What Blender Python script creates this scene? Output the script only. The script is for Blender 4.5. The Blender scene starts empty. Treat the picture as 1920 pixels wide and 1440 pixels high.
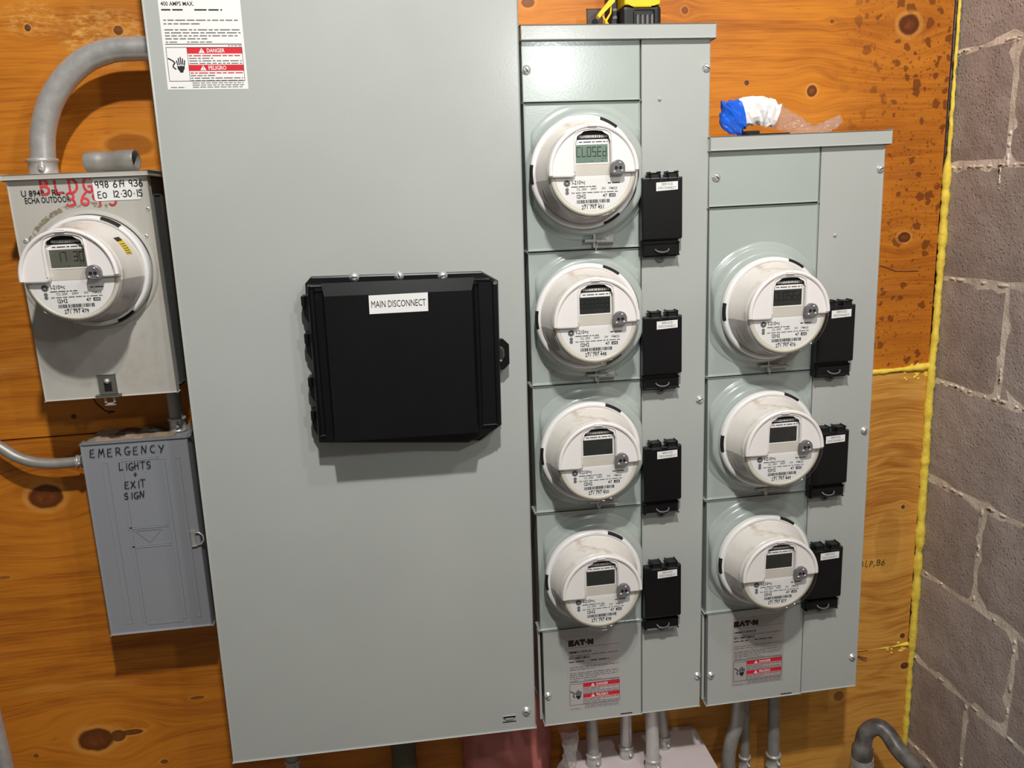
import bpy, bmesh, math, random
from mathutils import Matrix, Vector, Euler
PI = math.pi
C = bpy.context.scene.collection
rnd = random.Random(7)

# ---------------------------------------------------------------- camera
FPX = 1510.6
cam_d = bpy.data.cameras.new('camera'); cam = bpy.data.objects.new('camera', cam_d); C.objects.link(cam)
cam_d.sensor_width = 36.0; cam_d.lens = FPX/1920*36.0; cam_d.clip_start = 0.02
cam.location = (-0.22739, -1.42776, 1.4725); cam.rotation_euler = (1.34463, 0.04396, -0.14202)
bpy.context.scene.camera = cam
# ---------------------------------------------------------------- world, lamps, exposure
w = bpy.data.worlds.new('world'); bpy.context.scene.world = w; w.use_nodes = True
w.node_tree.nodes['Background'].inputs[0].default_value = (1.0, 0.97, 0.93, 1)
w.node_tree.nodes['Background'].inputs[1].default_value = 0.11
def area_lamp(name, loc, target, size, power, col, shape='DISK'):
    d = bpy.data.lights.new(name, 'AREA'); d.shape = shape; d.size = size; d.energy = power; d.color = col
    o = bpy.data.objects.new(name, d); C.objects.link(o); o.location = loc
    o.rotation_euler = (Vector(target)-Vector(loc)).to_track_quat('-Z', 'Y').to_euler(); return o
area_lamp('ceiling_lamp_light', (-0.14, -1.55, 2.78), (0.0, 0.0, 0.85), 0.08, 34, (1.0, 0.965, 0.92))
area_lamp('far_ceiling_lamp_light', (0.60, -1.40, 2.65), (0.0, 0.0, 1.1), 0.12, 5.5, (1.0, 0.98, 0.95))
area_lamp('work_lamp_light', (0.26, -1.38, 1.85), (0.15, 0.0, 1.4), 0.07, 3.2, (0.95, 1.0, 0.99))
vs = bpy.context.scene.view_settings
vs.view_transform = 'Standard'; vs.look = 'None'; vs.gamma = 1.0; vs.use_curve_mapping = False; vs.exposure = 0.0

# the camera's own numbers, used to read positions of real things off the photograph at a known depth
CM = Euler((1.34463, 0.04396, -0.14202)).to_matrix(); CP = Vector(cam.location)
def ray(u, v): return CM @ Vector(((u-960)/FPX, -(v-720)/FPX, -1))
def at(u, v, y):
    d = ray(u, v); return CP + d*((y-CP.y)/d.y)
def atx(u, v, x):
    d = ray(u, v); return CP + d*((x-CP.x)/d.x)

# ---------------------------------------------------------------- shader maths
class V:
    def __init__(s, nt, k): s.nt = nt; s.k = k
    def op(s, o, a, b=None, c=None):
        n = s.nt.nodes.new('ShaderNodeMath'); n.operation = o
        for i, q in enumerate((a, b, c)):
            if q is None: continue
            if isinstance(q, V): s.nt.links.new(q.k, n.inputs[i])
            else: n.inputs[i].default_value = q
        return V(s.nt, n.outputs[0])
    def __add__(s, o): return s.op('ADD', s, o)
    __radd__ = __add__
    def __sub__(s, o): return s.op('SUBTRACT', s, o)
    def __rsub__(s, o): return s.op('SUBTRACT', o, s)
    def __mul__(s, o): return s.op('MULTIPLY', s, o)
    __rmul__ = __mul__
    def __truediv__(s, o): return s.op('DIVIDE', s, o)
    def sqrt(s): return s.op('SQRT', s)
    def exp(s): return s.op('EXPONENT', s)
    def sin(s): return s.op('SINE', s)
    def gt(s, o): return s.op('GREATER_THAN', s, o)
    def lt(s, o): return s.op('LESS_THAN', s, o)
    def min(s, o): return s.op('MINIMUM', s, o)
    def max(s, o): return s.op('MAXIMUM', s, o)
    def step(s, a, b):       # smooth ramp a->b gives 0..1
        n = s.nt.nodes.new('ShaderNodeMapRange'); n.interpolation_type = 'SMOOTHSTEP'
        s.nt.links.new(s.k, n.inputs[0]); n.inputs[1].default_value = a; n.inputs[2].default_value = b
        return V(s.nt, n.outputs[0])
class Mat:
    def __init__(s, name):
        s.m = bpy.data.materials.new(name); s.m.use_nodes = True; s.nt = s.m.node_tree
        s.b = s.nt.nodes['Principled BSDF']; s.out = s.nt.nodes['Material Output']
        tc = s.nt.nodes.new('ShaderNodeTexCoord'); s.tc = tc
    def coords(s):
        n = s.nt.nodes.new('ShaderNodeSeparateXYZ'); s.nt.links.new(s.tc.outputs['Object'], n.inputs[0])
        return [V(s.nt, n.outputs[i]) for i in range(3)]
    def vec(s, x, y, z):
        n = s.nt.nodes.new('ShaderNodeCombineXYZ')
        for i, q in enumerate((x, y, z)):
            if isinstance(q, V): s.nt.links.new(q.k, n.inputs[i])
            else: n.inputs[i].default_value = q
        return n.outputs[0]
    def noise(s, vec, scale=1, detail=3, rough=0.5, dist=0):
        n = s.nt.nodes.new('ShaderNodeTexNoise'); s.nt.links.new(vec, n.inputs['Vector'])
        n.inputs['Scale'].default_value = scale; n.inputs['Detail'].default_value = detail
        n.inputs['Roughness'].default_value = rough; n.inputs['Distortion'].default_value = dist
        return V(s.nt, n.outputs['Fac'])
    def voronoi(s, vec, scale):
        n = s.nt.nodes.new('ShaderNodeTexVoronoi'); s.nt.links.new(vec, n.inputs['Vector']); n.inputs['Scale'].default_value = scale
        sp = s.nt.nodes.new('ShaderNodeSeparateColor'); s.nt.links.new(n.outputs['Color'], sp.inputs[0])
        return V(s.nt, n.outputs['Distance']), V(s.nt, sp.outputs[0])
    def mix(s, f, a, b):
        n = s.nt.nodes.new('ShaderNodeMix'); n.data_type = 'RGBA'
        for i, q in ((0, f), (6, a), (7, b)):
            if isinstance(q, V): s.nt.links.new(q.k, n.inputs[i])
            elif hasattr(q, 'is_output'): s.nt.links.new(q, n.inputs[i])
            elif i == 0: n.inputs[0].default_value = q
            else: n.inputs[i].default_value = (*q, 1)
        return n.outputs[2]
    def color(s, c):
        if hasattr(c, 'is_output'): s.nt.links.new(c, s.b.inputs['Base Color'])
        else: s.b.inputs['Base Color'].default_value = (*c, 1)
    def bump(s, h, strength=0.2, dist=0.001):
        n = s.nt.nodes.new('ShaderNodeBump'); n.inputs['Strength'].default_value = strength; n.inputs['Distance'].default_value = dist
        s.nt.links.new(h.k, n.inputs['Height']); s.nt.links.new(n.outputs[0], s.b.inputs['Normal'])
    def set(s, **k):
        for a, b in k.items():
            nm = {'rough': 'Roughness', 'metal': 'Metallic', 'spec': 'Specular IOR Level', 'trans': 'Transmission Weight', 'alpha': 'Alpha', 'coat': 'Coat Weight', 'sss': 'Subsurface Weight'}[a]
            if isinstance(b, V): s.nt.links.new(b.k, s.b.inputs[nm])
            else: s.b.inputs[nm].default_value = b
        return s
def srgb(r, g, b):
    f = lambda c: (c/255/12.92) if c/255 <= 0.04045 else ((c/255+0.055)/1.055)**2.4
    return (f(r), f(g), f(b))

def plain(name, c, rough=0.5, metal=0.0, var=0.06, nscale=25, bump=0.0, bscale=200, spec=0.5):
    m = Mat(name); o = m.tc.outputs['Object']; n = m.noise(o, nscale, 4)
    m.color(m.mix(n.step(0.3, 0.7), tuple(q*(1-var) for q in c), tuple(min(1, q*(1+var)) for q in c)))
    m.set(rough=rough, metal=metal, spec=spec)
    if bump: m.bump(m.noise(o, bscale, 2), bump, 0.001)
    return m.m
def painted(name, c, rough=0.38, dust=None, damt=0.0, dz=None):
    m = Mat(name); o = m.tc.outputs['Object']
    n = m.noise(o, 5, 4); c1 = m.mix(n.step(0.3, 0.7), tuple(q*0.975 for q in c), tuple(q*1.02 for q in c))
    if dust:
        d = m.noise(o, 9, 6, 0.65).step(0.5, 0.72)*damt
        c1 = m.mix(d, c1, dust)
    m.color(c1); m.set(rough=m.noise(o, 14, 4)*0.16+(rough-0.08), spec=0.5)
    m.bump(m.noise(o, 330, 2), 0.10, 0.0006)
    return m.m
GREY = painted('grey_painted_steel', srgb(180, 184, 180), 0.24)
GREYC = painted('grey_painted_cover', srgb(172, 181, 176), 0.22)
GREY_IN = plain('dark_enclosure_steel', srgb(95, 98, 97), 0.6)
OLDGREY = painted('old_warm_grey_paint', srgb(190, 187, 179), 0.5, srgb(150, 138, 118), 0.35)
BLUEGREY = painted('blue_grey_paint', srgb(146, 149, 155), 0.42, srgb(150, 150, 152), 0.3)
DUST = plain('brown_dust', srgb(158, 138, 118), 0.95, var=0.25, nscale=60, bump=0.6, bscale=300)
BLACK = plain('black_plastic', srgb(13, 14, 16), 0.33, var=0.1, bump=0.05, bscale=150)
BLACKM = plain('black_matte_plastic', srgb(15, 16, 17), 0.5, var=0.1)
DARKP = plain('dark_slot', srgb(14, 14, 14), 0.7)
WHITE = plain('white_sticker', srgb(240, 240, 238), 0.45, var=0.015)
SILVERL = plain('silver_label', srgb(186, 181, 179), 0.35, var=0.02)
SILVERL2 = plain('shaded_silver_label', srgb(172, 166, 163), 0.35, var=0.02)  # same silver label, shade of its place put into the colour
INK = plain('black_print', srgb(24, 24, 26), 0.6)
INKG = plain('grey_print', srgb(118, 116, 116), 0.6)
REDP = plain('red_print', srgb(212, 30, 48), 0.5)
REDM = plain('red_marker', srgb(212, 62, 66), 0.6, var=0.25, nscale=90)
YELP = plain('yellow_print', srgb(228, 200, 30), 0.5)
CHROME = plain('zinc_screw', (0.86, 0.87, 0.86), 0.3, 0.7)
def galv(name, c, rough=0.38, dark=0.75):
    m = Mat(name); x, y, z = m.coords(); o = m.tc.outputs['Object']
    n = m.noise(o, 60, 5, 0.6); n2 = m.noise(o, 9, 4)
    m.color(m.mix((n*0.6+n2*0.6).step(0.4, 0.85), tuple(q*dark for q in c), c)); m.set(metal=0.45, rough=n*0.25+(rough-0.12)); m.bump(n, 0.08, 0.0006)
    return m.m
GALV = galv('galvanised_steel', (0.68, 0.67, 0.645), 0.34); GALVD = galv('dull_conduit_steel', (0.46, 0.445, 0.41), 0.45)
DARKPIPE = plain('scuffed_dark_pipe', srgb(104, 99, 96), 0.4, var=0.5, nscale=38, bump=0.4, bscale=90)
def meter_plastic():
    m = Mat('meter_housing_plastic'); o = m.tc.outputs['Object']; x, y, z = m.coords()
    st = m.noise(o, 26, 6, 0.7).step(0.50, 0.66)*z.step(0.02, 0.075)*0.55
    m.color(m.mix(st, srgb(226, 221, 214), srgb(170, 146, 112))); m.set(rough=0.25, coat=0.3); return m.m
MHOUSE = meter_plastic()
MSMOKE = plain('smoky_meter_plastic', srgb(176, 171, 167), 0.14, var=0.10, nscale=30)
MHOOD = plain('meter_white_plastic', srgb(240, 236, 233), 0.35, var=0.01)
MRING = plain('meter_ring_white', srgb(236, 235, 234), 0.35, var=0.03)
MPLATE = plain('nameplate_white', srgb(244, 241, 238), 0.5, var=0.01)
MCREAM = plain('meter_cream_ring', srgb(222, 214, 198), 0.4, var=0.03)
MBEIGE = plain('meter_beige_panel', srgb(205, 200, 188), 0.5, var=0.02)
PORT = plain('optical_port_grey', srgb(112, 110, 112), 0.3)
LCDG = plain('lcd_reflecting_green', srgb(112, 135, 118), 0.25, var=0.05)  # reflected light on the top display is part of this green
LCDO = plain('lcd_olive', srgb(96, 97, 86), 0.25, var=0.05)
LCDD = plain('lcd_dark', srgb(50, 52, 50), 0.2, var=0.08)
LCDI = plain('lcd_ink', srgb(20, 26, 24), 0.4)
def clear(name, tint=(0.97, 0.98, 0.98), rough=0.06, op=0.0, opc=(0.8, 0.8, 0.8)):
    m = Mat(name); nt = m.nt; t = nt.nodes.new('ShaderNodeBsdfTransparent'); t.inputs[0].default_value = (*tint, 1)
    g = nt.nodes.new('ShaderNodeBsdfGlossy'); g.inputs['Roughness'].default_value = rough
    lw0 = nt.nodes.new('ShaderNodeLayerWeight'); lw0.inputs[0].default_value = 0.5; lw_ = V(nt, lw0.outputs['Facing']); lw_ = (lw_*lw_*lw_*lw_*0.6+0.04)
    mx = nt.nodes.new('ShaderNodeMixShader'); nt.links.new(lw_.k, mx.inputs[0]); nt.links.new(t.outputs[0], mx.inputs[1]); nt.links.new(g.outputs[0], mx.inputs[2])
    res = mx.outputs[0]
    if op:
        df = nt.nodes.new('ShaderNodeBsdfDiffuse'); df.inputs[0].default_value = (*opc, 1)
        m2 = nt.nodes.new('ShaderNodeMixShader'); m2.inputs[0].default_value = op
        nt.links.new(res, m2.inputs[1]); nt.links.new(df.outputs[0], m2.inputs[2]); res = m2.outputs[0]
        n = m.noise(m.tc.outputs['Object'], 70, 3, 0.6, 1.0); b = nt.nodes.new('ShaderNodeBump'); b.inputs['Strength'].default_value = 0.8; b.inputs['Distance'].default_value = 0.004
        nt.links.new(n.k, b.inputs['Height']); nt.links.new(b.outputs[0], g.inputs['Normal'])
    nt.links.new(res, m.out.inputs[0]); return m.m
GLASS = clear('meter_clear_plastic')
POLY = clear('clear_plastic_film', (0.95, 0.95, 0.95), 0.12, 0.14, (0.75, 0.72, 0.70))
BAGW = plain('white_plastic_film', srgb(238, 236, 236), 0.3, bump=0.5, bscale=60)
BAGB = plain('blue_plastic_film', srgb(30, 98, 218), 0.18, var=0.15, bump=0.9, bscale=70)
FOAM = plain('yellow_foam', srgb(250, 214, 80), 0.7, var=0.15, nscale=70, bump=1.0, bscale=140)
YELLOW = plain('yellow_plastic', srgb(250, 205, 10), 0.4)
PINK = plain('pink_insulation', srgb(186, 112, 104), 0.45, var=0.3, nscale=9, bump=0.6, bscale=30)
CARTON = plain('white_box_board', srgb(216, 204, 204), 0.5, var=0.02)
RUST = plain('rusty_metal', srgb(92, 60, 48), 0.7, var=0.3, nscale=120)

# ---------------------------------------------------------------- mesh builder
_text = {}
def text_geo(s, bold=False):
    k = (s, bold)
    if k in _text: return _text[k]
    cu = bpy.data.curves.new('t', 'FONT'); cu.body = s; cu.size = 1.0; cu.resolution_u = 2; cu.fill_mode = 'FRONT'
    if bold: cu.offset = 0.014
    o = bpy.data.objects.new('t', cu); C.objects.link(o)
    dg = bpy.context.evaluated_depsgraph_get(); me = bpy.data.meshes.new_from_object(o.evaluated_get(dg))
    vs = [(v.co.x, v.co.y) for v in me.vertices]; fs = [tuple(p.vertices) for p in me.polygons]
    bpy.data.objects.remove(o); bpy.data.curves.remove(cu); bpy.data.meshes.remove(me)
    x0 = min(a for a, b in vs); x1 = max(a for a, b in vs)
    _text[k] = ([(a-x0, b) for a, b in vs], fs, x1-x0); return _text[k]
class MB:
    def __init__(s): s.v = []; s.f = []; s.mi = []; s.sm = []
    def add(s, vs, fs, mat=0, smooth=False):
        b = len(s.v); s.v += [tuple(v) for v in vs]
        for f in fs: s.f.append(tuple(i+b for i in f)); s.mi.append(mat); s.sm.append(smooth)
        return s
    def addbm(s, bm, mat=0, smooth=False):
        bmesh.ops.recalc_face_normals(bm, faces=bm.faces); bm.verts.index_update()
        s.add([v.co.copy() for v in bm.verts], [[v.index for v in f.verts] for f in bm.faces], mat, smooth); bm.free(); return s
    def box(s, x0, x1, y0, y1, z0, z1, mat=0, bev=0.0, seg=1):
        bm = bmesh.new(); bmesh.ops.create_cube(bm, size=1)
        for v in bm.verts: v.co = Vector(((x0+x1)/2+v.co.x*(x1-x0), (y0+y1)/2+v.co.y*(y1-y0), (z0+z1)/2+v.co.z*(z1-z0)))
        if bev: bmesh.ops.bevel(bm, geom=bm.edges[:], offset=bev, segments=seg, affect='EDGES', profile=0.5)
        return s.addbm(bm, mat)
    def prism(s, poly, y0, y1, mat=0, bev=0.0, seg=2, smooth=False):   # polygon in x,z from the back y0 to the front y1
        bm = bmesh.new(); a = [bm.verts.new((x, y0, z)) for x, z in poly]; b = [bm.verts.new((x, y1, z)) for x, z in poly]
        n = len(poly); bm.faces.new(a); ff = bm.faces.new(b[::-1])
        for i in range(n): bm.faces.new((a[i], a[(i+1) % n], b[(i+1) % n], b[i]))
        if bev:
            bmesh.ops.bevel(bm, geom=list(ff.edges), offset=bev, segments=seg, affect='EDGES', profile=0.5)
        return s.addbm(bm, mat, smooth)
    def frustum(s, r0, y0, r1, y1, mat=0):
        a = [(r0[0], y0, r0[2]), (r0[1], y0, r0[2]), (r0[1], y0, r0[3]), (r0[0], y0, r0[3])]
        b = [(r1[0], y1, r1[2]), (r1[1], y1, r1[2]), (r1[1], y1, r1[3]), (r1[0], y1, r1[3])]
        return s.add(a+b, [(0, 1, 2, 3), (7, 6, 5, 4), (0, 4, 5, 1), (1, 5, 6, 2), (2, 6, 7, 3), (3, 7, 4, 0)], mat)
    def lathe(s, prof, cx=0, cz=0, n=48, mat=0, a0=0, a1=2*PI, smooth=True, ex=1, ez=1, clamp=None):
        full = abs(a1-a0-2*PI) < 1e-6; k = n if full else n+1; vs = []
        for i in range(k):
            a = a0+(a1-a0)*i/n
            for r, y in prof:
                x = r*math.cos(a)*ex; z = r*math.sin(a)*ez
                if clamp: x = max(-clamp, min(clamp, x)); z = max(-clamp*1.2, min(clamp*1.2, z))
                vs.append((cx+x, y, cz+z))
        m = len(prof); fs = []
        for i in range(n):
            j = (i+1) % k
            for q in range(m-1): fs.append((i*m+q, j*m+q, j*m+q+1, i*m+q+1))
        return s.add(vs, fs, mat, smooth)
    def tube(s, pts, r, n=16, mat=0, caps=True, smooth=True, up=Vector((0, 1, 0.01))):
        pts = [Vector(p) for p in pts]; rs = r if isinstance(r, (list, tuple)) else [r]*len(pts); vs = []; fs = []
        for i, p in enumerate(pts):
            t = (pts[min(i+1, len(pts)-1)]-pts[max(i-1, 0)]).normalized(); a = t.cross(up).normalized(); b = t.cross(a).normalized()
            for k in range(n):
                q = 2*PI*k/n; vs.append(p+(a*math.cos(q)+b*math.sin(q))*rs[i])
        for i in range(len(pts)-1):
            for k in range(n): fs.append((i*n+k, i*n+(k+1) % n, (i+1)*n+(k+1) % n, (i+1)*n+k))
        s.add(vs, fs, mat, smooth)
        if caps: s.add([vs[k] for k in range(n)], [tuple(range(n))], mat); s.add([vs[-n+k] for k in range(n)], [tuple(range(n))], mat)
        return s
    def rect(s, x0, x1, z0, z1, y, mat=0): return s.add([(x0, y, z0), (x1, y, z0), (x1, y, z1), (x0, y, z1)], [(0, 1, 2, 3)], mat)
    def frame(s, x0, x1, z0, z1, w, y, mat=0):
        return s.rect(x0, x1, z0, z0+w, y, mat).rect(x0, x1, z1-w, z1, y, mat).rect(x0, x0+w, z0+w, z1-w, y, mat).rect(x1-w, x1, z0+w, z1-w, y, mat)
    def poly(s, pts, y, mat=0): return s.add([(x, y, z) for x, z in pts], [tuple(range(len(pts)))], mat)
    def disc(s, cx, cz, r, y, mat=0, n=32, ex=1, a0=0, a1=2*PI):
        full = abs(a1-a0-2*PI) < 1e-6; k = n if full else n+1
        return s.poly([(cx+r*ex*math.cos(a0+(a1-a0)*i/n), cz+r*math.sin(a0+(a1-a0)*i/n)) for i in range(k)], y, mat)
    def ribbon(s, pl, w, y, mat=0):
        for (a, b), (c, d) in zip(pl[:-1], pl[1:]):
            s.rb = (getattr(s, 'rb', 0)+1) % 24; yy = y-1.2e-5*s.rb
            L = math.hypot(c-a, d-b)
            if L < 1e-9: continue
            tx, tz = (c-a)/L*w*0.5, (d-b)/L*w*0.5; nx, nz = -tz, tx
            a2, b2, c2, d2 = a-tx*0.7, b-tz*0.7, c+tx*0.7, d+tz*0.7
            s.add([(a2+nx, yy, b2+nz), (a2-nx, yy, b2-nz), (c2-nx, yy, d2-nz), (c2+nx, yy, d2+nz)], [(0, 1, 2, 3)], mat)
        return s
    def text(s, t, x, z, h, y, mat=0, bold=False, width=None, align='l'):
        vs, fs, W = text_geo(t, bold); k = h/0.70; kx = (width/W) if width else k
        if align == 'c': x -= W*kx/2
        if align == 'r': x -= W*kx
        return s.add([(x+a*kx, y, z+b*k) for a, b in vs], fs, mat)
    def greek(s, x0, x1, z, h, y, mat=0, r=rnd, fill=1.0):        # a line of print too small to read
        x = x0
        while x < x0+(x1-x0)*fill:
            L = h*r.uniform(1.2, 5.0); L = min(L, x1-x)
            if L > h*0.4: s.rect(x, x+L, z, z+h*0.55, y, mat)
            x += L+h*0.7
        return s
    def build(s, name, mats, parent=None, smooth=None):
        me = bpy.data.meshes.new(name); me.from_pydata(s.v, [], s.f)
        if not isinstance(mats, (list, tuple)): mats = [mats]
        for m in mats: me.materials.append(m)
        me.polygons.foreach_set('material_index', s.mi); me.polygons.foreach_set('use_smooth', s.sm)
        me.update(); o = bpy.data.objects.new(name, me); C.objects.link(o)
        if parent: o.parent = parent
        return o
def tag(o, label=None, cat=None, group=None, kind=None):
    for k, v in (('label', label), ('category', cat), ('group', group), ('kind', kind)):
        if v: o[k] = v
    return o
def thing(name, label, cat, loc=(0, 0, 0), roll=0.0, group=None, rot=None):
    o = bpy.data.objects.new(name, None); C.objects.link(o); o.empty_display_size = 0.02
    o.location = loc; o.rotation_euler = rot or (0, roll, 0); return tag(o, label, cat, group)
def copy_tree(o, parent=None):
    c = o.copy(); C.objects.link(c); c.parent = parent
    for ch in list(o.children): copy_tree(ch, c)
    return c

# ---------------------------------------------------------------- hand lettering strokes
def arc(cx, cz, rx, rz, a0, a1, n=9):
    return [(cx+rx*math.cos(math.radians(a0+(a1-a0)*i/n)), cz+rz*math.sin(math.radians(a0+(a1-a0)*i/n))) for i in range(n+1)]
HANDW = 1
ST = {
 'B': [[(0.1, 0), (0.1, 1)], [(0.1, 1)]+arc(0.35, 0.77, 0.32, 0.23, 90, -90)+[(0.1, 0.53)], [(0.1, 0.53)]+arc(0.38, 0.27, 0.38, 0.27, 90, -90)+[(0.1, 0)]],
 'L': [[(0.1, 1), (0.1, 0), (0.7, 0.03)]], 'D': [[(0.1, 0), (0.1, 1)], [(0.0, 1)]+arc(0.2, 0.5, 0.55, 0.5, 90, -90)+[(0.05, 0)]],
 'G': [arc(0.55, 0.5, 0.45, 0.5, 60, 290)+[(0.8, 0.1), (0.75, 0.42), (0.5, 0.4)], [(0.7, 0.4), (1.0, 0.42)]],
 '3': [arc(0.35, 0.76, 0.33, 0.24, 150, -90)+arc(0.33, 0.26, 0.38, 0.27, 90, -150)], '6': [[(0.6, 1.0), (0.25, 0.7)]+arc(0.38, 0.27, 0.33, 0.27, 150, 500, 14)],
 '9': [arc(0.35, 0.72, 0.28, 0.26, 0, 350, 12)+[(0.62, 0.85), (0.58, 0.0)]], '5': [[(0.7, 1), (0.2, 1), (0.15, 0.6)]+arc(0.35, 0.3, 0.32, 0.3, 100, -140)],
 '8': [arc(0.35, 0.75, 0.24, 0.24, -90, 270, 12)+arc(0.35, 0.26, 0.3, 0.26, 90, -270, 12)], '1': [[(0.35, 1), (0.35, 0)]],
 '4': [[(0.15, 1), (0.1, 0.45), (0.7, 0.5)], [(0.6, 1), (0.58, 0)]], '2': [arc(0.35, 0.72, 0.3, 0.27, 150, -30)+[(0.1, 0.1), (0.3, 0.12), (0.75, 0.0)]],
 '0': [arc(0.37, 0.5, 0.33, 0.48, 80, 440, 14)], 'O': [arc(0.37, 0.45, 0.35, 0.42, 80, 440, 14)],
 'E': [[(0.7, 1), (0.15, 0.95), (0.1, 0.05), (0.75, 0)], [(0.12, 0.5), (0.6, 0.55)]],
 'M': [[(0.05, 0), (0.2, 1), (0.45, 0.35), (0.75, 1), (0.9, 0)]], 'R': [[(0.1, 0), (0.12, 1)], [(0.05, 0.95)]+arc(0.35, 0.74, 0.32, 0.26, 90, -90)+[(0.25, 0.48), (0.85, 0)]],
 'N': [[(0.05, 0), (0.12, 1), (0.65, 0.05), (0.75, 1)]], 'C': [arc(0.5, 0.5, 0.42, 0.48, 60, 300)], 'Y': [[(0.05, 1), (0.4, 0.5)], [(0.8, 1), (0.3, 0)]],
 'I': [[(0.3, 1), (0.3, 0)]], 'H': [[(0.1, 1), (0.1, 0)], [(0.65, 1), (0.65, 0)], [(0.1, 0.5), (0.65, 0.55)]], 'T': [[(0.0, 1), (0.8, 1)], [(0.4, 1), (0.38, 0)]],
 'S': [arc(0.4, 0.75, 0.3, 0.24, 40, 260)+arc(0.35, 0.27, 0.3, 0.26, 90, -140)], '+': [[(0.1, 0.45), (0.8, 0.5)], [(0.45, 0.85), (0.45, 0.1)]],
 'X': [[(0.05, 1), (0.75, 0)], [(0.7, 1), (0.05, 0)]], 'P': [[(0.15, 0), (0.15, 1)]+arc(0.3, 0.76, 0.32, 0.25, 100, -90)], ',': [[(0.2, 0.1), (0.05, -0.25)]], '.': [[(0.2, 0.45), (0.27, 0.47)]],
}
def hand(mb, s, x, z, h, y, w, mat=0, adv=0.95, slope=0.0, jit=0.05, r=random.Random(3), lean=0.0):
    for ch in s:
        if ch != ' ':
            dz = r.uniform(-jit, jit)*h; k = 1+r.uniform(-jit, jit)
            for pl in ST[ch]: mb.ribbon([(x+(a*0.8+lean*b)*h, z+dz+b*h*k+slope*a*h) for a, b in pl], w, y, mat)
        d = adv*h*(0.45 if ch in '1I,.' else (0.6 if ch == ' ' else 0.85)); x += d; z += slope*d
SEG = {'C': 'afed', 'L': 'fed', 'O': 'abcdef', 'S': 'afgcd', 'E': 'afged', 'd': 'bcdeg', '1': 'bc', '7': 'abc', '3': 'abgcd', '0': 'abcdef', '8': 'abcdefg', ' ': ''}
def sevenseg(mb, s, x, z, w, h, y, t, mat=0, gap=0.35):
    for ch in s:
        P = {'a': [(0, h), (w, h)], 'b': [(w, h), (w, h/2)], 'c': [(w, h/2), (w, 0)], 'd': [(0, 0), (w, 0)], 'e': [(0, h/2), (0, 0)], 'f': [(0, h), (0, h/2)], 'g': [(0, h/2), (w, h/2)]}
        for q in SEG[ch]: mb.ribbon([(x+a, z+b) for a, b in P[q]], t, y, mat)
        x += w*(1+gap)+t

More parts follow.
